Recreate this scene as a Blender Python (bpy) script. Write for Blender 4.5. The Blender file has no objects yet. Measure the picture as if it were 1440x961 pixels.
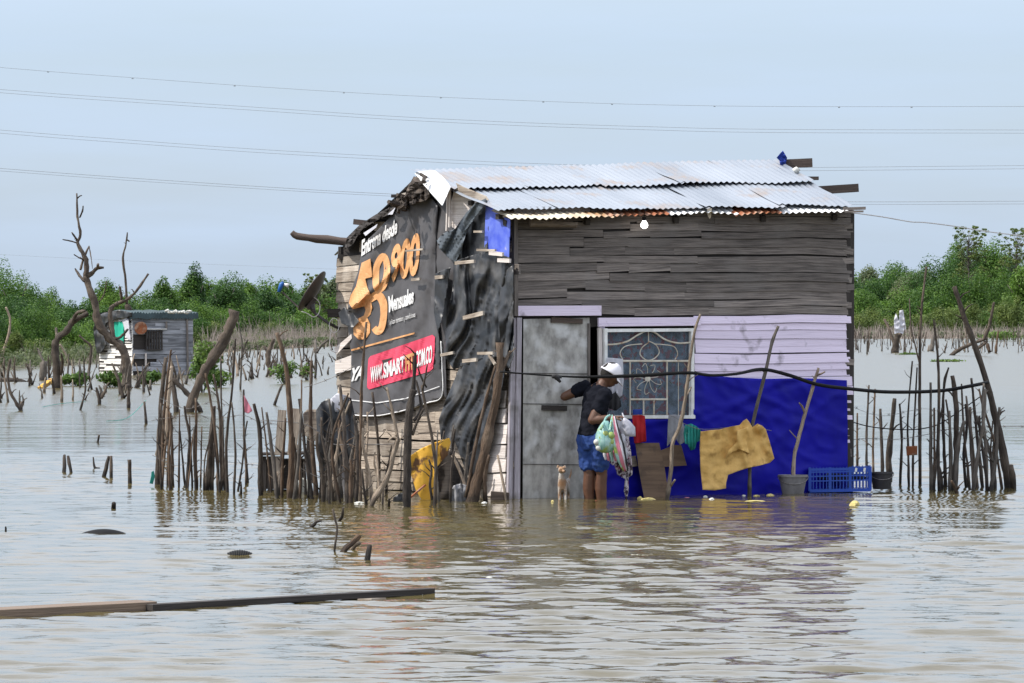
import bpy, bmesh, math, random
import numpy as np
from mathutils import Vector as V, Matrix, noise

random.seed(7)
R = math.radians
F, CH, HY, CX = 6525.0, 1.7, 455.0, 720.0          # focal length in photo pixels, eye height above the water, horizon row
S = bpy.context.scene
COL = S.collection

# ------------------------------------------------------------------ camera
cam = bpy.data.cameras.new('camera'); co = bpy.data.objects.new('camera', cam); COL.objects.link(co)
co.location = (0, 0, CH); co.rotation_euler = (R(90), 0, 0)
cam.sensor_width = 36; cam.lens = F / 1440 * 36; cam.shift_y = -(480.5 - HY) / 1440
cam.clip_start = 0.5; cam.clip_end = 20000
S.camera = co

# ------------------------------------------------------------------ light
SUN_EL, SUN_H = R(52), V((-0.97, -0.16, 0)).normalized()
w = bpy.data.worlds.new('World'); S.world = w; w.use_nodes = True
nt = w.node_tree; nt.nodes.clear()
out = nt.nodes.new('ShaderNodeOutputWorld'); bg = nt.nodes.new('ShaderNodeBackground')
sky = nt.nodes.new('ShaderNodeTexSky'); sky.sky_type = 'NISHITA'; sky.sun_disc = False
sky.sun_elevation = SUN_EL; sky.sun_rotation = math.atan2(SUN_H.x, SUN_H.y)
sky.air_density = 1.0; sky.dust_density = 1.6; sky.ozone_density = 2.0
tc = nt.nodes.new('ShaderNodeTexCoord'); mp = nt.nodes.new('ShaderNodeMapping'); mp.inputs['Scale'].default_value = (5, 5, 38)
no = nt.nodes.new('ShaderNodeTexNoise'); no.inputs['Scale'].default_value = 2.2; no.inputs['Detail'].default_value = 5
rmp = nt.nodes.new('ShaderNodeMapRange')
rmp.inputs['From Min'].default_value = .3; rmp.inputs['From Max'].default_value = .75
rmp.inputs['To Min'].default_value = .62; rmp.inputs['To Max'].default_value = .86
mx = nt.nodes.new('ShaderNodeMix'); mx.data_type = 'RGBA'
nt.links.new(tc.outputs['Generated'], mp.inputs[0]); nt.links.new(mp.outputs[0], no.inputs['Vector'])
nt.links.new(no.outputs[0], rmp.inputs['Value']); nt.links.new(rmp.outputs[0], mx.inputs['Factor'])
nt.links.new(sky.outputs[0], mx.inputs['A']); mx.inputs['B'].default_value = (4.5, 5.7, 7.6, 1)   # thin veil of high cloud
sx = nt.nodes.new('ShaderNodeSeparateXYZ'); nt.links.new(tc.outputs['Generated'], sx.inputs[0])
rz = nt.nodes.new('ShaderNodeMapRange'); rz.inputs['From Min'].default_value = .06; rz.inputs['From Max'].default_value = .24; nt.links.new(sx.outputs['Z'], rz.inputs['Value'])
m2_ = nt.nodes.new('ShaderNodeMix'); m2_.data_type = 'RGBA'; m2_.inputs['A'].default_value = (3.78, 4.7, 6.05, 1); m2_.inputs['B'].default_value = (9.0, 9.5, 10.6, 1)   # thin cloud, brightened overhead out of view to lift shade and water
nt.links.new(rz.outputs[0], m2_.inputs['Factor']); nt.links.new(m2_.outputs['Result'], mx.inputs['B'])
nt.links.new(mx.outputs['Result'], bg.inputs[0]); bg.inputs[1].default_value = 0.105
nt.links.new(bg.outputs[0], out.inputs[0])
sl = bpy.data.lights.new('sun', 'SUN'); sl.energy = 3.3; sl.angle = R(0.6); sl.color = (1, .95, .87)
so = bpy.data.objects.new('sun', sl); COL.objects.link(so)
sd = V((SUN_H.x * math.cos(SUN_EL), SUN_H.y * math.cos(SUN_EL), math.sin(SUN_EL)))
so.rotation_euler = sd.to_track_quat('Z', 'Y').to_euler(); so.location = (-20, 10, 30)
vs = S.view_settings; vs.view_transform = 'Standard'; vs.look = 'None'; vs.gamma = 1; vs.use_curve_mapping = False
vs.exposure = 0.62
S.cycles.max_bounces = 6; S.cycles.transparent_max_bounces = 8

# ------------------------------------------------------------------ projection helpers: photo pixel -> place in the world
def at(px, py, D): return V(((px - CX) / F * D, D, CH - (py - HY) / F * D))
def wd(py): return CH * F / (py - HY)                       # distance of the water seen at row py
def wat(px, py): return at(px, py, wd(py))
A = R(29)
U = V((math.cos(A), math.sin(A), 0)); B = V((-math.sin(A), math.cos(A), 0))   # along the front wall, towards the back
NF, NL = -B, -U
O = at(721, 700, 45); O.z = 0
HW, HD = 3.90, 3.74
def plane_pt(px, py, P0, N):
    r = V(((px - CX) / F, 1, -(py - HY) / F)); c = V((0, 0, CH))
    return c + r * ((P0 - c).dot(N) / r.dot(N))
def front(px, py, off=0): return plane_pt(px, py, O + NF * off, NF)
def side(px, py, off=0): return plane_pt(px, py, O + NL * off, NL)
def FL(a, z, off=0): p = O + U * a + NF * off; return V((p.x, p.y, z))
def SL(s, z, off=0): p = O + B * s + NL * off; return V((p.x, p.y, z))
def fa(px): return (front(px, HY) - O).dot(U)
def sa(px): return (side(px, HY) - O).dot(B)

# ------------------------------------------------------------------ mesh builder
class MB:
    def __init__(s): s.v = []; s.f = []; s.uv = []; s.mi = []; s.cur = 0
    def face(s, idx, uv=None):
        s.f.append(tuple(idx)); s.uv.append(uv or [(0, 0)] * len(idx)); s.mi.append(s.cur)
    def box(s, o, x, y, z, ulen=None, uo=None):
        """box from corner o along vectors x (the long way), y, z"""
        b = len(s.v); o = V(o)
        for k in range(8): s.v.append(o + (x if k & 1 else V((0,0,0))) + (y if k & 2 else V((0,0,0))) + (z if k & 4 else V((0,0,0))))
        s._boxfaces(b, x.length, y.length, z.length, uo)
    def box8(s, vs_, lx, ly, lz, uo=None):
        b = len(s.v); s.v += [V(p) for p in vs_]; s._boxfaces(b, lx, ly, lz, uo)
    def _boxfaces(s, b, lx, ly, lz, uo=None):
        u0, v0 = uo if uo else (random.uniform(0, 30), random.uniform(0, 30))
        def q(i, a, c): s.face([b + k for k in i], [(u0, v0), (u0 + a, v0), (u0 + a, v0 + c), (u0, v0 + c)])
        q((0, 2, 3, 1), ly, lx); s.uv[-1] = [(u0, v0), (u0, v0 + ly), (u0 + lx, v0 + ly), (u0 + lx, v0)]
        q((4, 5, 7, 6), lx, ly); q((0, 1, 5, 4), lx, lz); q((2, 6, 7, 3), lx, lz)
        s.uv[-1] = [(u0, v0), (u0, v0 + lz), (u0 + lx, v0 + lz), (u0 + lx, v0)]
        q((0, 4, 6, 2), lz, ly); q((1, 3, 7, 5), ly, lz)
    def bar(s, p, q, w_, h, up=V((0, 0, 1))):
        """rectangular bar centred on the line p-q, w wide across, h along up"""
        p, q = V(p), V(q); d = (q - p); side_ = d.cross(up).normalized(); u2 = side_.cross(d).normalized()
        s.box(p - side_ * w_ / 2 - u2 * h / 2, d, side_ * w_, u2 * h)
    def tube(s, pts, rad, seg=8, rough=0.0, closed=True, sub=0, uo=None):
        pts = [V(p) for p in pts]
        if not isinstance(rad, (list, tuple)): rad = [rad] * len(pts)
        rad = list(rad)
        if sub:
            np_, nr = [], []
            n = len(pts)
            for i in range(n - 1):
                p0, p1, p2, p3 = pts[max(i - 1, 0)], pts[i], pts[i + 1], pts[min(i + 2, n - 1)]
                for k in range(sub):
                    t = k / sub
                    np_.append(.5 * ((2 * p1) + (p2 - p0) * t + (2 * p0 - 5 * p1 + 4 * p2 - p3) * t * t + (3 * p1 - p0 - 3 * p2 + p3) * t ** 3))
                    nr.append(rad[i] * (1 - t) + rad[i + 1] * t)
            np_.append(pts[-1]); nr.append(rad[-1]); pts, rad = np_, nr
        n = len(pts); b = len(s.v); L = 0
        u0 = uo if uo is not None else random.uniform(0, 40)
        ref = V((0, 1, 0)) if abs((pts[-1] - pts[0]).normalized().y) < .8 else V((1, 0, 0))
        Ls = [0]
        sd_ = random.uniform(0, 100)
        for i in range(n):
            t = (pts[min(i + 1, n - 1)] - pts[max(i - 1, 0)])
            if t.length < 1e-9: t = V((0, 0, 1))
            t.normalize(); x = t.cross(ref).normalized(); y = x.cross(t).normalized()
            if i: Ls.append(Ls[-1] + (pts[i] - pts[i - 1]).length)
            for k in range(seg):
                a = 2 * math.pi * k / seg
                r = rad[i] * (1 + rough * noise.noise(V((math.cos(a) * 1.2 + sd_, math.sin(a) * 1.2, Ls[-1] * 9))) * 1.6)
                s.v.append(pts[i] + x * math.cos(a) * r + y * math.sin(a) * r)
        for i in range(n - 1):
            for k in range(seg):
                k2 = (k + 1) % seg; r = max(rad[i], 1e-3); c0, c1 = k / seg * 6.28 * r, (k + 1) / seg * 6.28 * r
                s.face((b + i * seg + k, b + i * seg + k2, b + (i + 1) * seg + k2, b + (i + 1) * seg + k),
                       [(u0 + Ls[i], c0), (u0 + Ls[i], c1), (u0 + Ls[i + 1], c1), (u0 + Ls[i + 1], c0)])
        if closed:
            s.face([b + k for k in range(seg)][::-1], [(u0, k * .01) for k in range(seg)])
            s.face([b + (n - 1) * seg + k for k in range(seg)], [(u0, k * .01) for k in range(seg)])
    def loft(s, rings, close=True, uvs=1.0):
        """rings: lists of equally many points"""
        b = len(s.v); n = len(rings[0])
        for r in rings: s.v += [V(p) for p in r]
        for i in range(len(rings) - 1):
            for k in range(n):
                k2 = (k + 1) % n
                s.face((b + i * n + k, b + i * n + k2, b + (i + 1) * n + k2, b + (i + 1) * n + k),
                       [(k / n * uvs, i / len(rings)), ((k + 1) / n * uvs, i / len(rings)), ((k + 1) / n * uvs, (i + 1) / len(rings)), (k / n * uvs, (i + 1) / len(rings))])
        if close:
            s.face([b + k for k in range(n)][::-1]); s.face([b + (len(rings) - 1) * n + k for k in range(n)])
    def sheet(s, pts2, fn, step, disp=None, th=0.0):
        """flat outline pts2 cut by a grid, mapped by fn(x, y, off), with thickness th"""
        vs_, fs = cut_poly([pts2], step); s.mapped(vs_, fs, fn, disp, th)
    def mapped(s, vs_, fs, fn, disp=None, th=0.0):
        b = len(s.v); n = len(vs_)
        ds = [disp(x, y) if disp else 0 for x, y in vs_]
        s.v += [fn(x, y, d) for (x, y), d in zip(vs_, ds)]
        uvf = lambda f: [(vs_[i][0] * .007, -vs_[i][1] * .007) for i in f]
        for f in fs: s.face([b + i for i in f], uvf(f))
        if th:
            b2 = len(s.v); s.v += [fn(x, y, d - th) for (x, y), d in zip(vs_, ds)]
            ec = {}
            for f in fs:
                s.face([b2 + i for i in f][::-1], uvf(f)[::-1])
                for i in range(len(f)):
                    e = (f[i], f[(i + 1) % len(f)]); ec[e] = 1
            for (i, j) in ec:
                if (j, i) not in ec: s.face((b + j, b + i, b2 + i, b2 + j), uvf((j, i, i, j)))

def cut_poly(polys, step, faces_in=None):
    bm = bmesh.new()
    if faces_in:
        vv = [bm.verts.new((x, y, 0)) for x, y in faces_in[0]]
        for f in faces_in[1]:
            try: bm.faces.new([vv[i] for i in f])
            except ValueError: pass
    else:
        for p in polys:
            a = sum(p[i][0] * p[(i + 1) % len(p)][1] - p[(i + 1) % len(p)][0] * p[i][1] for i in range(len(p)))
            if a > 0: p = p[::-1]                      # picture y runs down
            bm.faces.new([bm.verts.new((x, y, 0)) for x, y in p])
    xs = [v.co.x for v in bm.verts]; ys = [v.co.y for v in bm.verts]
    sx, sy = step if isinstance(step, tuple) else (step, step)
    for ax, lo, hi, st in ((0, min(xs), max(xs), sx), (1, min(ys), max(ys), sy)):
        k = math.floor(lo / st) * st + st + .0137
        while k < hi:
            co_ = V((k, 0, 0)) if ax == 0 else V((0, k, 0)); nn = V((1, 0, 0)) if ax == 0 else V((0, 1, 0))
            bmesh.ops.bisect_plane(bm, geom=bm.verts[:] + bm.edges[:] + bm.faces[:], plane_co=co_, plane_no=nn, dist=1e-5)
            k += st
    bm.verts.index_update()
    vs_ = [(v.co.x, v.co.y) for v in bm.verts]; fs = [[v.index for v in f.verts] for f in bm.faces]
    bm.free(); return vs_, fs

def wloc(o):
    l = V((0, 0, 0))
    while o is not None: l = l + o.location; o = o.parent
    return l

def build(name, mb, mats, parent=None, smooth=False, loc=None, bevel=0, auto=False):
    if parent is None:
        if loc is None:
            xs = [p.x for p in mb.v]; ys = [p.y for p in mb.v]; zs = [p.z for p in mb.v]
            loc = V(((min(xs) + max(xs)) / 2, (min(ys) + max(ys)) / 2, min(zs)))
        base = loc
    else: base = wloc(parent)
    me = bpy.data.meshes.new(name)
    me.from_pydata([tuple(p - base) for p in mb.v], [], mb.f)
    uvl = me.uv_layers.new(name='UVMap')
    flat = [c for f in mb.uv for uv in f for c in uv]
    if len(flat) == len(me.loops) * 2: uvl.data.foreach_set('uv', flat)
    if not isinstance(mats, (list, tuple)): mats = [mats]
    for m in mats: me.materials.append(m)
    if len(mats) > 1: me.polygons.foreach_set('material_index', mb.mi)
    if smooth: me.polygons.foreach_set('use_smooth', [True] * len(me.polygons))
    me.update()
    if auto:
        me.polygons.foreach_set('use_smooth', [True] * len(me.polygons)); me.set_sharp_from_angle(angle=R(40))
    o = bpy.data.objects.new(name, me); COL.objects.link(o)
    if parent is None: o.location = base
    else: o.parent = parent
    if bevel:
        m = o.modifiers.new('bevel', 'BEVEL'); m.width = bevel; m.segments = 2; m.limit_method = 'ANGLE'
    return o
def tag(o, label=None, cat=None, group=None, kind=None):
    if label: o['label'] = label
    if cat: o['category'] = cat
    if group: o['group'] = group
    if kind: o['kind'] = kind
    return o
def thing(name, label, cat, loc, group=None):
    o = bpy.data.objects.new(name, None); COL.objects.link(o); o.location = loc; o.empty_display_size = .2
    return tag(o, label, cat, group)

# ------------------------------------------------------------------ materials
def pmat(name, c1, c2=None, scale=5., rough=.75, metal=0., bump=.25, bscale=None, coord='Object', stretch=(1, 1, 1),
         island=0., lo=.35, hi=.65, c3=None, s3=1., lo3=.5, hi3=.7, bdist=.01, spec=.5, sheen=0, trans=0, detail=6, alpha=1, bstretch=None, objvar=0):
    m = bpy.data.materials.new(name); m.use_nodes = True; t = m.node_tree; N = t.nodes; L = t.links
    p = N['Principled BSDF']; p.inputs['Roughness'].default_value = rough; p.inputs['Metallic'].default_value = metal
    p.inputs['Specular IOR Level'].default_value = spec
    if alpha < 1: p.inputs['Alpha'].default_value = alpha
    c2 = c2 or tuple(x * .75 for x in c1)
    tc_ = N.new('ShaderNodeTexCoord'); mp_ = N.new('ShaderNodeMapping'); mp_.inputs['Scale'].default_value = stretch
    src = tc_.outputs[coord]
    if island or coord == 'UV':
        g = N.new('ShaderNodeNewGeometry'); ad = N.new('ShaderNodeVectorMath'); ad.operation = 'ADD'
        sc = N.new('ShaderNodeMath'); sc.operation = 'MULTIPLY'; sc.inputs[1].default_value = 17.3
        L.new(g.outputs['Random Per Island'], sc.inputs[0]); L.new(src, ad.inputs[0]); L.new(sc.outputs[0], ad.inputs[1]); src = ad.outputs[0]
    L.new(src, mp_.inputs[0])
    n1 = N.new('ShaderNodeTexNoise'); n1.inputs['Scale'].default_value = scale; n1.inputs['Detail'].default_value = detail; n1.inputs['Roughness'].default_value = .6
    L.new(mp_.outputs[0], n1.inputs['Vector'])
    mr = N.new('ShaderNodeMapRange'); mr.inputs['From Min'].default_value = lo; mr.inputs['From Max'].default_value = hi
    L.new(n1.outputs[0], mr.inputs['Value'])
    mxx = N.new('ShaderNodeMix'); mxx.data_type = 'RGBA'; mxx.inputs['A'].default_value = (*c1, 1); mxx.inputs['B'].default_value = (*c2, 1)
    L.new(mr.outputs[0], mxx.inputs['Factor']); col = mxx.outputs['Result']
    if c3:
        n3 = N.new('ShaderNodeTexNoise'); n3.inputs['Scale'].default_value = s3; n3.inputs['Detail'].default_value = 7; L.new(tc_.outputs['Object'], n3.inputs['Vector'])
        m3 = N.new('ShaderNodeMapRange'); m3.inputs['From Min'].default_value = lo3; m3.inputs['From Max'].default_value = hi3; L.new(n3.outputs[0], m3.inputs['Value'])
        x3 = N.new('ShaderNodeMix'); x3.data_type = 'RGBA'; x3.inputs['B'].default_value = (*c3, 1); L.new(m3.outputs[0], x3.inputs['Factor']); L.new(col, x3.inputs['A']); col = x3.outputs['Result']
    if objvar:
        oi = N.new('ShaderNodeObjectInfo'); h2 = N.new('ShaderNodeHueSaturation'); mo = N.new('ShaderNodeMapRange'); mo.inputs['To Min'].default_value = 1 - objvar; mo.inputs['To Max'].default_value = 1 + objvar
        L.new(oi.outputs['Random'], mo.inputs['Value']); L.new(mo.outputs[0], h2.inputs['Value']); L.new(col, h2.inputs['Color'])
        gp = N.new('ShaderNodeNewGeometry'); sz = N.new('ShaderNodeSeparateXYZ'); L.new(gp.outputs['Position'], sz.inputs[0])
        wn = N.new('ShaderNodeTexNoise'); wn.inputs['Scale'].default_value = 14; L.new(tc_.outputs['Object'], wn.inputs['Vector'])
        ws = N.new('ShaderNodeMath'); ws.operation = 'MULTIPLY_ADD'; ws.inputs[1].default_value = -.12; L.new(wn.outputs[0], ws.inputs[0]); L.new(sz.outputs['Z'], ws.inputs[2])
        wm = N.new('ShaderNodeMapRange'); wm.inputs['From Min'].default_value = -.01; wm.inputs['From Max'].default_value = .05; wm.inputs['To Min'].default_value = .38; L.new(ws.outputs[0], wm.inputs['Value'])
        wx = N.new('ShaderNodeMix'); wx.data_type = 'RGBA'; wx.blend_type = 'MULTIPLY'; wx.inputs['Factor'].default_value = 1; L.new(h2.outputs[0], wx.inputs['A']); L.new(wm.outputs[0], wx.inputs['B']); col = wx.outputs['Result']   # the tide-wet foot
    if island:
        hs = N.new('ShaderNodeHueSaturation'); mi = N.new('ShaderNodeMapRange'); mi.inputs['To Min'].default_value = 1 - island; mi.inputs['To Max'].default_value = 1 + island
        L.new(g.outputs['Random Per Island'], mi.inputs['Value']); L.new(mi.outputs[0], hs.inputs['Value']); L.new(col, hs.inputs['Color']); col = hs.outputs[0]
    L.new(col, p.inputs['Base Color'])
    if bump:
        n2 = N.new('ShaderNodeTexNoise'); n2.inputs['Scale'].default_value = bscale or scale * 2; n2.inputs['Detail'].default_value = 8
        if bstretch:
            mb_ = N.new('ShaderNodeMapping'); mb_.inputs['Scale'].default_value = bstretch; L.new(src, mb_.inputs[0]); L.new(mb_.outputs[0], n2.inputs['Vector'])
        else: L.new(mp_.outputs[0], n2.inputs['Vector'])
        bp = N.new('ShaderNodeBump'); bp.inputs['Strength'].default_value = bump; bp.inputs['Distance'].default_value = bdist
        L.new(n2.outputs[0], bp.inputs['Height']); L.new(bp.outputs[0], p.inputs['Normal'])
    if trans:
        tr = N.new('ShaderNodeBsdfTranslucent'); L.new(col, tr.inputs[0]); ms = N.new('ShaderNodeMixShader'); ms.inputs[0].default_value = trans
        L.new(p.outputs[0], ms.inputs[1]); L.new(tr.outputs[0], ms.inputs[2]); L.new(ms.outputs[0], N['Material Output'].inputs[0])
    return m
GR = (1.2, 26, 1)     # stretch of wood grain in plank UVs
M = {}
M['grey_wood'] = pmat('grey_wood', (.25, .215, .19), (.09, .077, .07), 2.6, .85, coord='UV', stretch=GR, island=.32, bump=.7, c3=(.2, .18, .165), s3=3, lo3=.5, hi3=.75)
M['lilac_wood'] = pmat('lilac_wood', (.80, .70, .85), (.64, .56, .68), 2.2, .8, coord='UV', stretch=GR, island=.06, bump=.4, lo=.5, hi=.8, c3=(.2, .17, .19), s3=5, lo3=.6, hi3=.75)
M['grimy_lilac'] = pmat('grimy_lilac', (.52, .48, .53), (.30, .27, .29), 2.2, .8, coord='UV', stretch=GR, island=.08, bump=.5, c3=(.16, .15, .13), s3=4, lo3=.52, hi3=.7)
M['cream_wood'] = pmat('cream_wood', (.37, .31, .245), (.16, .125, .098), 2.4, .85, coord='UV', stretch=GR, island=.42, bump=.6, c3=(.5, .44, .37), s3=2.5, lo3=.48, hi3=.7)
M['white_wood'] = pmat('white_wood', (.72, .66, .62), (.5, .44, .4), 2.4, .8, coord='UV', stretch=GR, island=.12, bump=.5)
M['brown_wood'] = pmat('brown_wood', (.10, .07, .055), (.05, .037, .03), 2.4, .8, coord='UV', stretch=GR, island=.15, bump=.5)
M['worn_plank'] = pmat('worn_plank', (.23, .165, .115), (.12, .085, .06), 2.4, .7, coord='UV', stretch=GR, bump=.5)
M['ply'] = pmat('ply', (.18, .115, .07), (.10, .062, .038), 2, .8, coord='UV', stretch=(1, 9, 1), bump=.3, c3=(.06, .04, .028), s3=6, lo3=.54, hi3=.7)
M['dark_wood'] = pmat('dark_wood', (.05, .042, .037), (.025, .02, .018), 2.4, .85, coord='UV', stretch=GR, island=.15, bump=.5)
BK = dict(coord='UV', stretch=(1, 6, 1), bump=1.0, bdist=.02, rough=.9, objvar=.35)
M['bark'] = pmat('bark', (.09, .068, .05), (.04, .03, .024), 9, **BK, c3=(.15, .118, .09), s3=4)
M['bark_dark'] = pmat('bark_dark', (.07, .053, .042), (.03, .024, .02), 9, **BK, c3=(.12, .095, .075), s3=5)
M['bark_pale'] = pmat('bark_pale', (.36, .29, .22), (.2, .15, .11), 9, **BK)
M['bark_warm'] = pmat('bark_warm', (.13, .082, .05), (.055, .035, .023), 7, **BK, c3=(.19, .14, .1), s3=4)
M['bark_grey'] = pmat('bark_grey', (.15, .13, .11), (.065, .055, .046), 6, **BK)
M['metal_roof'] = pmat('metal_roof', (.37, .40, .44), (.26, .29, .33), 1.2, .4, .5, bump=.12, bscale=14, coord='UV', stretch=(1, .25, 1), island=.14, c3=(.34, .27, .22), s3=2.6, lo3=.55, hi3=.75)
M['white_metal'] = pmat('white_metal', (.82, .82, .82), (.7, .7, .68), 3, .5, .1, bump=.1)
M['rust_metal'] = pmat('rust_metal', (.36, .12, .05), (.2, .07, .03), 8, .85, .1, bump=.3, c3=(.5, .35, .25), s3=6)
M['old_metal'] = pmat('old_metal', (.62, .57, .46), (.5, .42, .3), 5, .7, .15, bump=.2, c3=(.35, .2, .1), s3=3, lo3=.5, hi3=.7)
M['black_plastic'] = pmat('black_plastic', (.014, .015, .018), (.03, .032, .036), 5, .42, bump=.3, bscale=7, bdist=.012, spec=.5, c3=(.12, .115, .11), s3=3.5, lo3=.5, hi3=.72)
M['grey_plastic'] = pmat('grey_plastic', (.10, .12, .14), (.05, .06, .07), 5, .5, bump=.5, bscale=16, bdist=.02)
M['banner'] = pmat('banner', (.066, .063, .066), (.09, .085, .088), 4, .5, bump=.25, bscale=9, bdist=.012, c3=(.13, .125, .125), s3=3.5, lo3=.55, hi3=.8)
M['orange_print'] = pmat('orange_print', (.75, .38, .16), (.6, .3, .12), 5, .5, bump=.15)
M['white_print'] = pmat('white_print', (.8, .79, .78), (.66, .65, .64), 9, .5, bump=.1)
M['pink_print'] = pmat('pink_print', (.72, .06, .12), (.6, .05, .1), 5, .5, bump=.15)
M['blue_tarp'] = pmat('blue_tarp', (.006, .005, .34), (.004, .004, .25), 3, .55, bump=.18, bscale=7, bdist=.02, spec=.2, c3=(.006, .010, .17), s3=1.6, lo3=.52, hi3=.7)
M['blue_paint'] = pmat('blue_paint', (.05, .09, .55), (.14, .2, .62), 6, .6, bump=.3, c3=(.45, .42, .5), s3=7, lo3=.62, hi3=.7)
M['door'] = pmat('door', (.50, .485, .45), (.20, .19, .175), 9, .8, bump=.4, bscale=26, stretch=(1, 1, .55), c3=(.60, .60, .59), s3=5, lo3=.5, hi3=.66, lo=.36, hi=.68)
M['white_paint'] = pmat('white_paint', (.86, .86, .84), (.66, .66, .62), 12, .5, bump=.15)
M['cream_paint'] = pmat('cream_paint', (.66, .63, .54), (.45, .38, .28), 14, .6, bump=.2, c3=(.3, .15, .08), s3=9, lo3=.62, hi3=.7)
M['curtain'] = pmat('curtain', (.38, .52, .70), (.13, .18, .23), 9, .9, bump=.3, c3=(.36, .12, .15), s3=16, lo3=.52, hi3=.6)
M['curtain_leaf'] = pmat('curtain_leaf', (.10, .15, .06), (.2, .2, .1), 20, .9)
M['glass'] = pmat('glass', (.1, .12, .14), (.1, .12, .14), 2, .05, bump=0, alpha=.28)
M['foam'] = pmat('foam', (.76, .48, .16), (.56, .33, .09), 5, .95, bump=.7, bscale=30, bdist=.01, c3=(.3, .16, .04), s3=7, lo3=.56, hi3=.72)
M['yellow_panel'] = pmat('yellow_panel', (.75, .42, .04), (.6, .32, .03), 5, .7, bump=.5, c3=(.12, .055, .02), s3=5, lo3=.54, hi3=.6)
M['rubber'] = pmat('rubber', (.006, .006, .007), (.012, .012, .012), 12, .7, bump=.1, spec=.2)
M['cable'] = pmat('cable', (.3, .33, .36), (.26, .29, .32), 12, .6, bump=0)
M['white_cable'] = pmat('white_cable', (.6, .58, .56), (.45, .43, .42), 12, .5, bump=0)
M['pattern'] = pmat('pattern', (.6, .55, .58), (.05, .03, .05), 26, .9, bump=.3, lo=.46, hi=.52, c3=(.4, .08, .16), s3=18, lo3=.6, hi3=.64)
M['wire'] = pmat('wire', (.25, .24, .23), (.14, .12, .11), 40, .5, .5, bump=0)
M['white_cloth'] = pmat('white_cloth', (.75, .75, .8), (.62, .62, .68), 5, .9, bump=.4, trans=.25)
M['grey_cloth'] = pmat('grey_cloth', (.33, .33, .35), (.22, .22, .23), 8, .95, bump=.4)
M['red_cloth'] = pmat('red_cloth', (.45, .012, .018), (.32, .01, .014), 6, .9, bump=.4)
M['teal_cloth'] = pmat('teal_cloth', (.03, .33, .27), (.02, .20, .17), 6, .9, bump=.4, stretch=(8, 8, 1), c3=(.3, .6, .5), s3=12, lo3=.6, hi3=.68)
M['pink_cloth'] = pmat('pink_cloth', (.62, .22, .28), (.45, .15, .2), 6, .9, bump=.4)
M['blue_cloth'] = pmat('blue_cloth', (.01, .04, .3), (.01, .03, .2), 6, .8, bump=.5)
M['green_cloth'] = pmat('green_cloth', (.02, .5, .33), (.02, .4, .27), 4, .8, bump=.4)
M['black_cloth'] = pmat('black_cloth', (.014, .014, .016), (.025, .025, .028), 6, .85, bump=.5)
M['bag_teal'] = pmat('bag_teal', (.22, .50, .46), (.55, .78, .74), 16, .35, bump=.7, trans=.3, c3=(.35, .48, .12), s3=9, lo3=.5, hi3=.6, stretch=(2.5, 2.5, .6))
M['bag_white'] = pmat('bag_white', (.7, .7, .76), (.5, .5, .58), 16, .4, bump=.5, trans=.25)
M['fruit'] = pmat('fruit', (.36, .38, .10), (.22, .36, .10), 8, .5, bump=.1)
M['skin'] = pmat('skin', (.13, .06, .035), (.10, .046, .027), 14, .5, bump=.1)
M['hair'] = pmat('hair', (.008, .006, .005), (.012, .01, .009), 30, .8, bump=.6)
M['shirt'] = pmat('shirt', (.006, .007, .012), (.010, .011, .017), 8, .9, spec=.12, bump=.5, bscale=14, bdist=.015)
M['denim'] = pmat('denim', (.010, .038, .17), (.018, .06, .24), 9, .85, bump=.4, c3=(.09, .17, .38), s3=10, lo3=.6, hi3=.75)
M['cap'] = pmat('cap', (.82, .8, .84), (.76, .74, .78), 8, .8, bump=.2)
M['dog_tan'] = pmat('dog_tan', (.33, .18, .09), (.42, .34, .27), 9, .9, bump=.6, bscale=60, c3=(.5, .46, .41), s3=9, lo3=.45, hi3=.55)
M['nose'] = pmat('nose', (.01, .008, .008), None, 5, .4, bump=0)
M['eye'] = pmat('eye', (.02, .012, .01), None, 5, .15, bump=0)
M['crate'] = pmat('crate', (.01, .06, .42), (.015, .07, .36), 8, .45, bump=.1)
M['bucket'] = pmat('bucket', (.24, .23, .23), (.14, .13, .13), 6, .7, bump=.3)
M['bucket_dark'] = pmat('bucket_dark', (.06, .055, .055), (.03, .028, .028), 6, .7, bump=.3)
M['dish'] = pmat('dish', (.055, .05, .048), (.04, .036, .035), 4, .5, .2, bump=.1)
M['lnb'] = pmat('lnb', (.01, .12, .42), None, 5, .5, bump=0)
M['leaf'] = pmat('leaf', (.06, .15, .025), (.12, .24, .05), 3, .6, bump=0, trans=.3)
M['litter'] = pmat('litter', (.60, .50, .16), (.4, .33, .16), 30, .8, bump=.5)
M['litter_white'] = pmat('litter_white', (.6, .6, .55), None, 20, .6, bump=.3)
M['hut_white'] = pmat('hut_white', (.78, .76, .72), (.6, .58, .55), 2, .85, bump=.4, coord='UV', stretch=(1, 8, 1), island=.06)
M['hut_grey'] = pmat('hut_grey', (.34, .35, .38), (.14, .145, .16), 1.8, .85, bump=.4, coord='UV', stretch=(.8, 7, 1), island=.35)
M['hut_roof'] = pmat('hut_roof', (.05, .085, .095), (.03, .05, .055), 3, .6, .2, bump=.2)
M['mud'] = pmat('mud', (.11, .10, .06), (.07, .08, .035), .3, .95, bump=.3)
M['dead'] = pmat('dead', (.42, .36, .32), (.22, .18, .155), 2, .95, bump=0)
m = bpy.data.materials.new('lit_bulb'); m.use_nodes = True; p_ = m.node_tree.nodes['Principled BSDF']
p_.inputs['Base Color'].default_value = (.9, .9, .9, 1); p_.inputs['Emission Color'].default_value = (1, .98, .95, 1); p_.inputs['Emission Strength'].default_value = 3.5; M['lit_bulb'] = m

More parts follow.
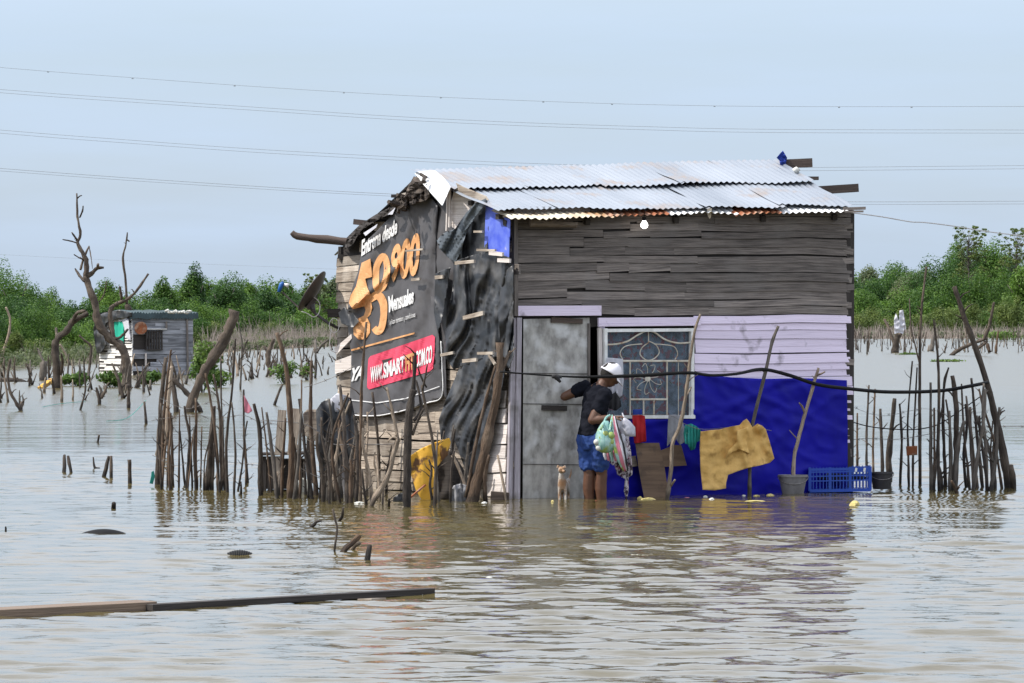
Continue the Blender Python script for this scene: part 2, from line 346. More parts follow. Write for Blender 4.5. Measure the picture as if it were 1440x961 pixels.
def foliage_mat(name, c_dark, c_light, trans=.35):
    m = bpy.data.materials.new(name); m.use_nodes = True; t = m.node_tree; N = t.nodes; L = t.links
    p = N['Principled BSDF']; p.inputs['Roughness'].default_value = .55; p.inputs['Specular IOR Level'].default_value = .3
    at_ = N.new('ShaderNodeAttribute'); at_.attribute_name = 'tone'
    mxx = N.new('ShaderNodeMix'); mxx.data_type = 'RGBA'; mxx.inputs['A'].default_value = (*c_dark, 1); mxx.inputs['B'].default_value = (*c_light, 1)
    L.new(at_.outputs['Fac'], mxx.inputs['Factor']); L.new(mxx.outputs['Result'], p.inputs['Base Color'])
    tr = N.new('ShaderNodeBsdfTranslucent'); L.new(mxx.outputs['Result'], tr.inputs[0]); ms = N.new('ShaderNodeMixShader'); ms.inputs[0].default_value = trans
    L.new(p.outputs[0], ms.inputs[1]); L.new(tr.outputs[0], ms.inputs[2]); L.new(ms.outputs[0], N['Material Output'].inputs[0])
    return m
M['fol_mid'] = foliage_mat('fol_mid', (.03, .085, .014), (.14, .25, .035))
M['fol_dark'] = foliage_mat('fol_dark', (.018, .06, .014), (.075, .16, .028))
M['fol_olive'] = foliage_mat('fol_olive', (.07, .115, .03), (.18, .23, .055))
M['fol_dull'] = foliage_mat('fol_dull', (.09, .125, .06), (.17, .2, .09))
M['fol_shrub'] = foliage_mat('fol_shrub', (.05, .11, .02), (.16, .25, .05))

# ------------------------------------------------------------------ water: one sheet out to the horizon
def water():
    rng = np.random.default_rng(3)
    ys = [9.0]
    while ys[-1] < 9000:
        y = ys[-1]; ys.append(y + (.07 if y < 18 else .045 if y < 34 else .065 if y < 56 else max(.065, .018 * (y - 52))))
    xs = [0.0]
    while xs[-1] < 6000:
        x = xs[-1]; xs.append(x + (.06 if x < 6.2 else max(.06, .09 * (x - 5.7))))
    xs = np.array([-x for x in xs[:0:-1]] + xs); ys = np.array(ys)
    X, Y = np.meshgrid(xs, ys); Z = np.zeros_like(X)
    dx = np.gradient(xs)[None, :]; dy = np.gradient(ys)[:, None]
    sp = np.maximum(dx * .8, dy)
    # gusts: slow variation of how rough the surface is
    G = 1 + .35 * np.sin(X * .31 + Y * .17 + 1) * np.sin(Y * .23 - X * .11) + .25 * np.sin(X * .9 + 2) * np.sin(Y * .5 + X * .2)
    calm = np.where((Y > 40), .75, 1.0)
    for i in range(110):
        lam = .15 * (.85 / .15) ** (rng.random() ** 1.05); k = 2 * math.pi / lam
        th = rng.normal(0, .42) + R(-84)
        amp = .0023 * lam ** .9 * math.exp(-lam * .6)
        fade = np.clip((lam / sp - 2.2) / 2.5, 0, 1)
        Z += amp * fade * np.sin(k * (math.cos(th) * X + math.sin(th) * Y) + rng.random() * 6.28)
    lee = 1 - .42 * np.exp(-((X - 1.2) / 3.6) ** 2) * np.clip((Y - 35) / 7, 0, 1) * np.clip((60 - Y) / 8, 0, 1)     # calmer water in the lee of the house
    Z *= G * lee
    ny, nx = X.shape
    v = np.stack([X, Y, Z], -1).reshape(-1, 3).astype(np.float32)
    i = (np.arange(ny - 1)[:, None] * nx + np.arange(nx - 1)[None, :]).ravel()
    f = np.stack([i, i + 1, i + nx + 1, i + nx], -1).astype(np.int32)
    return v, f
def np_mesh(name, v, f, mats, smooth=False, tone=None):
    me = bpy.data.meshes.new(name); n = f.shape[1]
    me.vertices.add(len(v)); me.vertices.foreach_set('co', v.astype(np.float32).ravel())
    me.loops.add(f.size); me.loops.foreach_set('vertex_index', f.astype(np.int32).ravel())
    me.polygons.add(len(f)); me.polygons.foreach_set('loop_start', (np.arange(len(f)) * n).astype(np.int32))
    me.polygons.foreach_set('loop_total', np.full(len(f), n, np.int32))
    if smooth: me.polygons.foreach_set('use_smooth', np.ones(len(f), bool))
    for m_ in (mats if isinstance(mats, list) else [mats]): me.materials.append(m_)
    if tone is not None:
        a = me.attributes.new('tone', 'FLOAT', 'FACE'); a.data.foreach_set('value', tone.astype(np.float32))
    me.update(calc_edges=True); me.validate()
    return me
def link(name, me, loc=(0, 0, 0), parent=None):
    o = bpy.data.objects.new(name, me); COL.objects.link(o)
    if parent: o.parent = parent
    else: o.location = loc
    return o
def water_mat():
    m = bpy.data.materials.new('flood_water'); m.use_nodes = True; t = m.node_tree; N = t.nodes; L = t.links
    p = N['Principled BSDF']; p.inputs['Roughness'].default_value = .045; p.inputs['IOR'].default_value = 1.38
    g = N.new('ShaderNodeNewGeometry')
    n0 = N.new('ShaderNodeTexNoise'); n0.inputs['Scale'].default_value = .25; n0.inputs['Detail'].default_value = 4; L.new(g.outputs['Position'], n0.inputs['Vector'])
    mxx = N.new('ShaderNodeMix'); mxx.data_type = 'RGBA'; mxx.inputs['A'].default_value = (.105, .086, .034, 1); mxx.inputs['B'].default_value = (.085, .068, .027, 1)
    L.new(n0.outputs[0], mxx.inputs['Factor']); L.new(mxx.outputs['Result'], p.inputs['Base Color'])
    def nz(sc, st, det=3):
        mp2 = N.new('ShaderNodeMapping'); mp2.inputs['Scale'].default_value = st; L.new(g.outputs['Position'], mp2.inputs[0])
        n = N.new('ShaderNodeTexNoise'); n.inputs['Scale'].default_value = sc; n.inputs['Detail'].default_value = det; L.new(mp2.outputs[0], n.inputs['Vector']); return n
    a = nz(5.5, (.6, 1, 1)); b = nz(.9, (.5, 1, 1), 5)
    b1 = N.new('ShaderNodeBump'); b1.inputs['Strength'].default_value = .5; b1.inputs['Distance'].default_value = .016; L.new(a.outputs[0], b1.inputs['Height'])
    b2 = N.new('ShaderNodeBump'); b2.inputs['Strength'].default_value = .5; b2.inputs['Distance'].default_value = .06; sp_ = N.new('ShaderNodeSeparateXYZ'); L.new(g.outputs['Position'], sp_.inputs[0]); mr_ = N.new('ShaderNodeMapRange'); mr_.inputs['From Min'].default_value = 50; mr_.inputs['From Max'].default_value = 110; mr_.inputs['To Min'].default_value = .05; mr_.inputs['To Max'].default_value = .30; L.new(sp_.outputs['Y'], mr_.inputs['Value']); L.new(mr_.outputs[0], b2.inputs['Distance']); mq_ = N.new('ShaderNodeMapRange'); mq_.inputs['From Min'].default_value = 44; mq_.inputs['From Max'].default_value = 130; mq_.inputs['To Min'].default_value = .045; mq_.inputs['To Max'].default_value = .2; L.new(sp_.outputs['Y'], mq_.inputs['Value']); L.new(mq_.outputs[0], p.inputs['Roughness']); L.new(b.outputs[0], b2.inputs['Height'])
    L.new(b2.outputs[0], b1.inputs['Normal']); L.new(b1.outputs[0], p.inputs['Normal'])
    return m
v_, f_ = water()
tag(link('water', np_mesh('water', v_, f_, water_mat(), smooth=True)), kind='structure')

# ------------------------------------------------------------------ far shore
SH = [(-60, 548), (0, 522), (60, 516), (130, 513), (240, 503), (330, 494), (470, 487), (800, 481), (1200, 476.5), (1330, 476), (1440, 475), (1560, 474)]
def shore_y(px):
    for (x0, y0), (x1, y1) in zip(SH, SH[1:]):
        if x0 <= px <= x1: return y0 + (y1 - y0) * (px - x0) / (x1 - x0)
    return SH[0][1] if px < SH[0][0] else SH[-1][1]
mb = MB(); ed = []
for i in range(81):
    px = -480 + 2460 * i / 80; ed.append((px, wd(shore_y(px) - .2)))
nr = 10
pts = []
for px, D in ed:
    for k in range(nr):
        d = D * (1 + .6 * k / (nr - 1)) if k < nr - 1 else D * 5
        jit = noise.noise(V((px * .05, 0, 3))) * D * .03 if k == 0 else 0
        p = V(((px - CX) / F * (d + jit), d + jit, -.05 if k == 0 else .12 + .1 * noise.noise(V((px * .1, k, 0)))))
        if k >= nr - 3: p.z = .3
        pts.append(p)
mb.v = pts
for i in range(80):
    for k in range(nr - 1):
        a = i * nr + k; mb.face((a, a + nr, a + nr + 1, a + 1))
o = build('shore_ground', mb, M['mud'], smooth=True, loc=V((0, 0, 0))); tag(o, kind='structure')

# ------------------------------------------------------------------ foliage
def crown_arrays(rng, c, r, lobes, leaves, size, gap=.0):
    """leaf quads spread through lobes of a crown; c centre, r radii"""
    c = np.array(c); r = np.array(r, float)
    d = rng.normal(size=(lobes, 3)); d /= np.linalg.norm(d, axis=1)[:, None]
    rad = rng.random(lobes) ** .5
    lc = c + d * rad[:, None] * r * .68
    lr = r * rng.uniform(.28, .5, (lobes, 1))
    ltone = rng.uniform(-.34, .34, lobes) + rng.uniform(-.14, .14)
    w_ = lr[:, 0] ** 2; li = rng.choice(lobes, leaves, p=w_ / w_.sum())
    dd = rng.normal(size=(leaves, 3)); dd /= np.linalg.norm(dd, axis=1)[:, None]
    dd[:, 2] = np.abs(dd[:, 2]) * np.where(rng.random(leaves) < .72, 1, -1)
    q = rng.random(leaves) ** .35 * 1.0 + rng.exponential(.10, leaves)
    q = np.minimum(q, 1.12)
    P = lc[li] + dd * q[:, None] * lr[li]
    n = dd + rng.normal(size=(leaves, 3)) * .55 + np.array([0, 0, .3]); n /= np.linalg.norm(n, axis=1)[:, None]
    a = np.cross(n, rng.normal(size=(leaves, 3))); a /= np.linalg.norm(a, axis=1)[:, None]; b = np.cross(n, a)
    s = size * rng.uniform(.5, 1.25, (leaves, 1))
    v = np.stack([P - a * s * .5, P - b * s * .28, P + a * s * .5, P + b * s * .28], 1).reshape(-1, 3)
    f = np.arange(leaves * 4).reshape(-1, 4)
    tone = np.clip(.45 + ltone[li] + rng.normal(0, .16, leaves), 0, 1)
    return v, f, tone
def join(parts):
    V_, F_, T_ = [], [], []; n = 0
    for v, f, t in parts: V_.append(v); F_.append(f + n); T_.append(t); n += len(v)
    return np.concatenate(V_), np.concatenate(F_), np.concatenate(T_)

# the wood that reads as one mass: three bands of shrubs and low trees
def top_y(px):
    T = [(-60, 384), (0, 380), (20, 376), (45, 380), (65, 397), (130, 401), (195, 401), (225, 392), (250, 386), (275, 383), (300, 388), (330, 386), (365, 392), (395, 391), (430, 390), (465, 380), (520, 376),
         (1195, 376), (1230, 380), (1300, 380), (1330, 370), (1350, 350), (1400, 345), (1440, 340), (1510, 338)]
    for (x0, y0), (x1, y1) in zip(T, T[1:]):
        if x0 <= px <= x1: return y0 + (y1 - y0) * (px - x0) / (x1 - x0)
    return 378
rng = np.random.default_rng(11)
def band(name, mat, x0, x1, dpx, back, hfrac, leaves, size, kind='stuff', wpx=30, floor=0.0, jit=.25):
    parts = []
    px = x0
    while px < x1:
        D = wd(shore_y(px)) * (1 + back * rng.uniform(.8, 1.2)); sc = D / F
        ztop = CH + (HY - top_y(px)) * sc
        h = ztop * (1.0 if px < 600 else 1.2) * hfrac * rng.uniform(1 - jit, 1.02)
        rx = wpx * sc * rng.uniform(.8, 1.3)
        cx_ = (px - CX) * sc
        parts.append(crown_arrays(rng, (cx_, D, h * .5 + floor), (rx, rx * .9, h * .6), 14, int(leaves * rng.uniform(.8, 1.2)), size * D / 300))
        px += dpx * rng.uniform(.6, 1.4)
    v, f, t = join(parts)
    o = link(name, np_mesh(name, v, f, mat, tone=t)); return tag(o, kind=kind)
for x0, x1 in ((-50, 500), (1180, 1500)):
    band('far_woodland', M['fol_mid'], x0, x1, 15, .34, .97, 5200, .155)
    band('far_woodland', M['fol_dark'], x0, x1, 24, .24, .86, 5200, .155)
    band('far_woodland', M['fol_mid'], x0, x1, 17, .13, .68, 4200, .145, jit=.35)
    band('far_scrub', M['fol_olive'], x0, x1, 20, .06, .40, 2200, .13, wpx=20, jit=.5)
for x0, x1 in ((-420, -50), (490, 1190), (1500, 1900)):      # the wood goes on behind the house and beyond the picture
    band('far_woodland', M['fol_mid'], x0, x1, 20, .32, .97, 2600, .22)
    band('far_woodland', M['fol_dark'], x0, x1, 30, .2, .82, 2200, .22)
    band('far_scrub', M['fol_olive'], x0, x1, 24, .07, .45, 900, .2)
band('far_scrub', M['fol_shrub'], 1240, 1500, 30, .07, .38, 1500, .17, wpx=22, jit=.5)

# separate trees that stand out of the wood
def tree(px, ytop, Dk, wpx, mat, name, label, cat='tree', leaves=12000, lobes=26, size=.16, hcut=.15, trunkmat='bark_grey', group=None, flat=1.):
    D = wd(shore_y(px)) * Dk; sc = D / F; H = CH + (HY - ytop) * sc; x = (px - CX) * sc
    t = thing(name, label, cat, (x, D, 0), group)
    rx = wpx / 2 * sc; cz = H * (1 + hcut) / 2; rz = H * (1 - hcut) / 2 * 1.2
    v, f, tn = crown_arrays(rng, (0, 0, cz), (rx, rx * .85, rz * flat), lobes, leaves, size * D / 300)
    me = np_mesh('crown', v, f, mat, tone=tn); c = bpy.data.objects.new('crown', me); COL.objects.link(c); c.parent = t
    mb = MB(); base = V((x, D, -.1)); r0 = .03 * H
    mb.tube([base, base + V((.1, 0, H * .35)), base + V((-.1, .1, H * .7))], [r0, r0 * .7, r0 * .35], 7, .2)
    for k in range(6):
        an = k * 1.05; st = base + V((.05, 0, H * (.25 + .07 * k)))
        mb.tube([st, st + V((math.cos(an) * rx * .5, math.sin(an) * rx * .4, H * .14)), st + V((math.cos(an) * rx * .8, math.sin(an) * rx * .7, H * .27))], [r0 * .45, r0 * .3, r0 * .12], 5)
    build('trunk', mb, M[trunkmat], t, smooth=True)
    return t
TREES = [
 (22, 372, 1.25, 86, 'fol_mid', 'broad_tree', 'broad bright green tree at the left edge of the far wood'),
 (150, 396, 1.3, 60, 'fol_mid', 'broad_tree', 'green tree behind the tall bare dead tree'),
 (232, 391, 1.3, 44, 'fol_mid', 'broad_tree', 'round green tree rising right behind the small hut roof'),
 (275, 379, 1.28, 50, 'fol_dark', 'dense_tree', 'tall dark domed tree right of the small hut'),
 (315, 384, 1.2, 74, 'fol_dark', 'dense_tree', 'widest dark green tree between the small hut and the satellite dish'),
 (352, 389, 1.3, 40, 'fol_mid', 'broad_tree', 'green tree behind the leaning broken log'),
 (400, 388, 1.25, 60, 'fol_mid', 'broad_tree', 'green tree behind the blue receiver of the satellite dish'),
 (464, 378, 1.2, 56, 'fol_dull', 'broad_tree', 'dull green tree between the satellite dish and the house'),
 (1222, 374, 1.35, 50, 'fol_dull', 'broad_tree', 'dull green tree just right of the house wall'),
 (1290, 378, 1.25, 80, 'fol_dull', 'broad_tree', 'greyish green tree in the middle of the wood right of the house'),
 (1395, 350, 1.2, 80, 'fol_mid', 'broad_tree', 'full green tree standing between the two feathery trees on the right'),
 (1440, 372, 1.1, 60, 'fol_mid', 'broad_tree', 'bright green low tree at the right edge'),
]
for (px, yt, dk, wp, mt, nm, lb) in TREES: tree(px, yt + (7 if px < 600 else 0), dk, wp, M[mt], nm, lb)
def feathery(px, ytop, wpx, label, seedv):
    """open crown: small leaf tufts at the ends of many thin limbs"""
    D = wd(shore_y(px)) * 1.15; sc = D / F; H = CH + (HY - ytop) * sc; x = (px - CX) * sc
    t = thing('feathery_tree', label, 'tree', (x, D, 0)); rr = random.Random(seedv)
    mb = MB(); b0 = V((x, D, -.1)); rx = wpx / 2 * sc; parts = []
    mb.tube([b0, b0 + V((.15, 0, H * .4)), b0 + V((-.1, 0, H * .75)), b0 + V((.1, 0, H * .93))], [.16, .12, .07, .03], 7, .2)
    for k in range(120):
        h = H * rr.uniform(.42, .96); an = rr.uniform(0, 6.28); ln = rx * rr.uniform(.35, 1.0) * (1.1 - .35 * (h / H))
        st = b0 + V((0, 0, h * .86)); en = b0 + V((math.cos(an) * ln, math.sin(an) * ln, h))
        mb.tube([st, st.lerp(en, .5) + V((0, 0, -.15)), en], [.025, .017, .008], 4)
        e = en - V((x, D, 0))
        parts.append(crown_arrays(rng, tuple(e), (rx * .17, rx * .17, rx * .09), 3, 38, .15 * D / 300))
    v, f, tn = join(parts); me = np_mesh('crown', v, f, M['fol_olive'] if seedv else M['fol_mid'], tone=tn)
    c = bpy.data.objects.new('crown', me); COL.objects.link(c); c.parent = t
    build('trunk', mb, M['bark_grey'], t, smooth=True)
feathery(1362, 311, 66, 'tall open feathery tree against the sky right of the house', 1)
feathery(1430, 316, 70, 'open feathery tree cut by the right edge', 2)
feathery(445, 379, 44, 'small open bare-topped tree just above the satellite dish', 3)

# grey dead brush along the shore: uncountable
def brush(x0, x1, n, dk0, dk1, h0, h1, name, wpx, lean=.25):
    rg = np.random.default_rng(int(x0) + n + 77); vs_, fs = [], []
    for i in range(n):
        px = rg.uniform(x0, x1)
        if 500 < px < 1180: continue
        D = wd(shore_y(px)) * rg.uniform(dk0, dk1); h = rg.uniform(h0, h1) * (1 if rg.random() < .8 else 1.5); r = wpx * D / F / 2 * rg.uniform(.5, 1.3)
        b = V(((px - CX) / F * D, D, -.1)); tp = b + V((rg.normal() * lean * h, rg.normal() * lean * h, h))
        md = b.lerp(tp, .5) + V((rg.normal() * .06 * h, 0, 0))
        def tri(p, r_): return [(p.x + r_ * math.cos(a_), p.y + r_ * math.sin(a_), p.z) for a_ in (0.5, 2.6, 4.7)]
        k = len(vs_); vs_ += tri(b, r) + tri(md, r * .75) + tri(tp, r * .25)
        for q in (0, 3):
            for e in range(3): fs.append((k + q + e, k + q + (e + 1) % 3, k + q + 3 + (e + 1) % 3, k + q + 3 + e))
        if rg.random() < .6:
            t2 = md + V((rg.normal() * .3 * h, 0, h * .35)); k = len(vs_); vs_ += tri(md, r * .5) + tri(t2, r * .2)
            for e in range(3): fs.append((k + e, k + (e + 1) % 3, k + 3 + (e + 1) % 3, k + 3 + e))
    o = link(name, np_mesh(name, np.array(vs_), np.array(fs), M['dead'])); tag(o, kind='stuff')
brush(290, 500, 1400, 1.0, 1.06, .5, 1.7, 'dead_brush', .9)
brush(-40, 280, 160, 1.0, 1.05, .4, 1.1, 'dead_brush', .9)
brush(1190, 1480, 1300, .97, 1.04, .5, 1.5, 'dead_brush', 1.0)
for x0, x1, n in ((-40, 500, 900), (1190, 1480, 700)):     # dry brown sedge between the sticks
    parts = []
    for i in range(int(n / 9)):
        px = rng.uniform(x0, x1); D = wd(shore_y(px)) * rng.uniform(.995, 1.05)
        parts.append(crown_arrays(rng, ((px - CX) / F * D, D, .35), (1.0, .8, .45), 5, 160, .2 * D / 300))
    v, f, t = join(parts); tag(link('dry_sedge', np_mesh('dry_sedge', v, f, M['fol_dull'], tone=t)), kind='stuff')

# ------------------------------------------------------------------ sticks traced at their own distance
def stick(mb, pts, wpx, D=None, taper=.6, twigs=2, seg=7, rough=.3, lean=0., below=.35, ddepth=.1):
    """pts in photo pixels from foot to top"""
    if D is None: D = wd(pts[0][1])
    n = len(pts); sc = D / F; q = []
    dl = random.uniform(-ddepth, ddepth) + lean
    for i, (x, y) in enumerate(pts): q.append(at(x, y, D + dl * i / max(1, n - 1)))
    if below: q.insert(0, q[0] + (q[0] - q[1]).normalized() * below * .8 + V((0, 0, -.1)))
    m_ = len(q); r = [wpx * sc / 2 * (1 - (1 - taper) * max(0, i - 1) / max(1, m_ - 2)) for i in range(m_)]
    mb.tube(q, r, seg, rough, sub=4 if m_ > 2 else 3)
    for k in range(twigs):
        t = random.uniform(.35, .97) * (m_ - 1); i = min(int(t), m_ - 2); p = q[i].lerp(q[i + 1], t - i); sg = random.choice((-1, 1))
        l = random.uniform(.02, .09); rr = r[i] * .45
        mb.tube([p, p + V((sg * l * .7, random.uniform(-.3, .3) * l, l * .5 + r[i])), p + V((sg * l * random.uniform(.9, 1.6), 0, l * 1.2))], [rr, rr * .7, rr * .4], 5, .2)

def fence(label, posts, wires, mats=('bark', 'bark_dark', 'bark_warm')):
    x = sum(p[0][0][0] for p in posts) / len(posts); y = sum(p[0][0][1] for p in posts) / len(posts)
    l = wat(x, y); l.z = 0; t = thing('stick_fence', label, 'fence', l)
    for pp in posts:
        mb = MB(); stick(mb, pp[0], pp[1] * 1.08, twigs=random.choice((1, 2, 3, 4)) if pp[1] < 9 else 1)
        build('post', mb, M[pp[2] if len(pp) > 2 else random.choice(mats)], t, smooth=True)
    for wr in wires:
        pts_, D, r = wr[:3]; mb = MB(); q = [at(x_, y_, D) for x_, y_ in pts_]; mb.tube(q, r, 5, sub=5)
        if r < .004:
            for i in range(len(q) - 1):         # barbs
                n_ = max(1, int((q[i + 1] - q[i]).length / .14))
                for k in range(n_):
                    p = q[i].lerp(q[i + 1], (k + .5) / n_); mb.tube([p + V((-.012, 0, -.014)), p + V((.012, 0, .014))], .0022, 4); mb.tube([p + V((-.012, 0, .014)), p + V((.012, 0, -.014))], .0022, 4)
        build('wire', mb, M[wr[3] if len(wr) > 3 else 'wire'], t)
    return t
LEFT = [
 ([(221.6, 682), (224, 620), (227, 560), (233, 503)], 8), ([(228, 683), (229, 620), (232, 566), (237, 520), (240.6, 492)], 4.5),
 ([(223, 640), (233, 606), (236.6, 560), (241.6, 515)], 8, 'bark_pale'), ([(242.6, 684.6), (242, 630), (240, 581)], 5), ([(251.6, 687), (252, 630), (252.6, 576)], 3),
 ([(260, 683), (256, 640), (253, 606)], 3), ([(263, 687), (265, 650), (266.5, 613), (262, 590), (259, 571)], 4.5), ([(270.5, 687), (268, 630), (266.6, 586)], 3),
 ([(276.5, 687), (275, 650), (276, 600), (275, 560)], 5), ([(290, 689.6), (295, 640), (300.5, 572)], 9, 'bark_dark'), ([(297.5, 689.6), (300, 640), (302, 571)], 5),
 ([(307, 691), (306, 650), (303, 613), (296.5, 566), (289, 525)], 4.5), ([(311.5, 689.6), (310, 640), (309, 580), (300, 526.5)], 4.5), ([(316, 689.6), (314, 640), (313, 586)], 4),
 ([(312, 689), (311.5, 586), (311, 540), (310.5, 500)], 3), ([(320, 693.5), (318, 640), (320, 600), (326.5, 546), (331, 476.5)], 4.5), ([(329, 695.5), (331, 640), (329, 600), (326, 566)], 3.5),
 ([(339, 695.5), (339, 678)], 3), ([(366.5, 698), (366, 660), (366, 613), (361, 585), (357, 568)], 7, 'bark'), ([(381.5, 693), (377, 650), (373, 613), (368, 573)], 3),
 ([(287, 690), (286.5, 672)], 3.5), ([(282, 682), (283, 640), (284, 600)], 2.6), ([(235, 684), (236, 640), (238, 600)], 3), ([(345.5, 683), (346, 640), (343, 600)], 2.5)]
rf = random.Random(21)
def extra(lst, n, x0, x1, y0, y1, h0, h1, w0, w1, mats_):
    for i in range(n):
        x = rf.uniform(x0, x1); y = rf.uniform(y0, y1); h = rf.uniform(h0, h1); l = rf.uniform(-.13, .13) * h
        lst.append(([(x, y), (x + l * .35 + rf.uniform(-3, 3), y - h * .4), (x + l * .75 + rf.uniform(-3, 3), y - h * .75), (x + l, y - h)], rf.uniform(w0, w1), rf.choice(mats_)))
extra(LEFT, 9, 218, 345, 682, 694, 70, 135, 2, 4.2, ('bark', 'bark_dark', 'bark_warm'))
fence('loose fence of thin crooked sticks standing in the water left of the house', LEFT,
      [([(212, 592), (236, 588), (276, 583), (300, 590), (340, 584), (366, 594), (396, 597)], 47.9, .003), ([(214, 640), (245, 655), (276, 648), (320, 650), (366, 655)], 47.9, .0025), ([(224, 560), (262, 575), (300, 565), (330, 575)], 48, .0025)])
MID = [
 ([(396.5, 700.5), (397, 660), (399, 631.5), (402, 588)], 4.5), ([(390, 697), (390, 664)], 3, 'bark_pale'),
 ([(408, 701), (410, 633), (408, 580), (403, 523), (396, 490), (389, 468)], 8.5, 'bark_warm'), ([(422, 702), (422, 650), (423, 615), (424.4, 534)], 3.2),
 ([(438.5, 702), (434, 670), (429, 631.5), (421, 561)], 6), ([(445, 696.5), (440, 642), (437, 600), (437, 561), (438, 507)], 6.5, 'bark_warm'),
 ([(460, 704.6), (464, 642), (467, 602), (463, 561)], 4.5, 'bark_grey'), ([(478, 707), (473, 680), (468, 648), (468, 615), (478, 583), (490, 553)], 4.5, 'bark_warm'),
 ([(471, 704.6), (472, 670), (473.6, 642), (479, 602), (492.6, 564)], 4, 'bark_pale'), ([(488.5, 707), (487, 660), (485, 631.5), (483, 588), (477.7, 541)], 7.5, 'bark_dark'),
 ([(507.5, 704.6), (506, 660), (507.5, 615), (508, 560), (510, 520), (513, 480), (515.4, 453)], 5, 'bark_warm'), ([(515.6, 710), (512, 690), (509, 660)], 4),
 ([(514, 683), (518, 650), (521, 615), (522, 556)], 4), ([(532, 691), (533, 650), (531, 615), (523.7, 551.7)], 5), ([(536, 685.6), (535, 660), (533, 642), (540, 585.5)], 4, 'bark_dark'),
 ([(492.6, 642), (499, 626), (506, 610), (514, 591)], 3.5, 'bark_pale'), ([(450, 700), (452, 672)], 5), ([(538, 710), (538.5, 690)], 3), ([(547, 712), (547, 702)], 3.5), ([(494, 700), (493, 686)], 4.5),
 ([(453, 694), (452, 650), (449, 610)], 4), ([(499, 697), (498, 660), (496, 640)], 3), ([(415, 693), (413, 650), (414, 615)], 4), ([(430, 696), (428, 650)], 4, 'bark_dark'), ([(482, 690), (487, 672), (494, 655)], 3, 'bark_pale')]
extra(MID, 30, 388, 555, 688, 708, 55, 125, 3, 6.5, ('bark', 'bark_dark', 'bark_dark', 'bark_warm', 'bark_grey', 'bark_pale'))
extra(MID, 9, 592, 660, 700, 712, 40, 110, 3, 6, ('bark', 'bark_dark', 'bark_grey'))
fence('tangled fence of sticks wired together in front of the left wall of the house', MID,
      [([(366, 592), (400, 593), (436, 600), (466, 624), (500, 625), (545, 625), (572, 622)], 45.2, .0045), ([(408, 650), (440, 668), (470, 680), (520, 690)], 45.2, .004), ([(428, 545), (445, 540), (470, 530), (498, 515)], 45.6, .003)])
RIGHT = [
 ([(1193.5, 655), (1193, 620), (1193, 571.7)], 3.5), ([(1205.5, 656), (1205.5, 620), (1205.5, 581)], 3.6), ([(1218.6, 657), (1219, 600), (1222, 541.7)], 3.6), ([(1228, 665), (1228, 620), (1230.6, 547)], 3.4),
 ([(1241, 668), (1239.5, 620), (1238, 575)], 5.5, 'bark_dark'), ([(1251, 676), (1250.4, 637), (1254, 600), (1258, 560.5)], 9, 'bark_dark'), ([(1266, 680), (1268, 622), (1266, 580), (1265, 568)], 4),
 ([(1278, 683), (1277, 630), (1276.7, 585), (1283, 508)], 3.5), ([(1283.8, 683), (1284, 630), (1285.7, 592), (1289.8, 517)], 3.5), ([(1294, 683), (1293.5, 585), (1293.5, 510), (1294, 470), (1297, 425), (1303, 375)], 4.5),
 ([(1293, 512), (1286, 482), (1281, 461), (1279, 420)], 2.4), ([(1310.4, 690), (1309, 650), (1309, 600), (1308.5, 538)], 5.5, 'bark_grey'),
 ([(1320.5, 690), (1319.4, 622), (1320.5, 555), (1318.6, 498.6), (1313, 450)], 4.5), ([(1313.5, 687), (1314, 630), (1313.8, 573.6)], 4), ([(1330, 685), (1328, 640), (1326, 585), (1328, 540), (1334, 517)], 5),
 ([(1335.5, 686), (1336, 640), (1335.5, 600), (1330, 562)], 4), ([(1341, 688), (1344, 650), (1345, 600), (1344, 560), (1339, 528.6)], 9, 'bark'), ([(1343, 690), (1346, 640), (1349, 615), (1356, 592)], 7, 'bark_grey'),
 ([(1363.6, 689), (1360, 650), (1356, 615), (1352, 540)], 4), ([(1369, 690), (1366, 640), (1363.6, 600), (1358.7, 557)], 4), ([(1381.5, 686), (1377, 640), (1373, 603.5), (1369, 560), (1366, 532)], 5),
 ([(1399, 686), (1396, 655), (1391.7, 635), (1382, 610), (1373, 585)], 6.5, 'bark_grey'), ([(1393, 640), (1394, 618), (1396, 592)], 3, None), ([(1408.5, 687), (1404, 655), (1398, 620), (1382, 570), (1376.7, 547)], 4),
 ([(1323, 688), (1322, 668), (1318, 650)], 7, 'bark_dark'), ([(1346, 694), (1338, 676)], 5)]
RIGHT[22] = ([(1395, 687), (1393, 640), (1394, 618), (1396, 592)], 3)
extra(RIGHT, 10, 1300, 1420, 684, 691, 80, 150, 3, 6, ('bark', 'bark_dark', 'bark_grey'))
fence('fence of thin upright sticks in the water right of the house', RIGHT,
      [([(1193, 592), (1222, 600), (1258, 604), (1290, 604), (1320, 597), (1350, 578), (1383, 555)], 48.0, .006, 'rubber'), ([(1193, 619), (1222, 617), (1262, 618), (1300, 612), (1340, 603), (1400, 600), (1450, 600)], 48.2, .0035),
       ([(1193, 570), (1240, 585), (1300, 575), (1345, 585), (1400, 575)], 48.2, .002)])
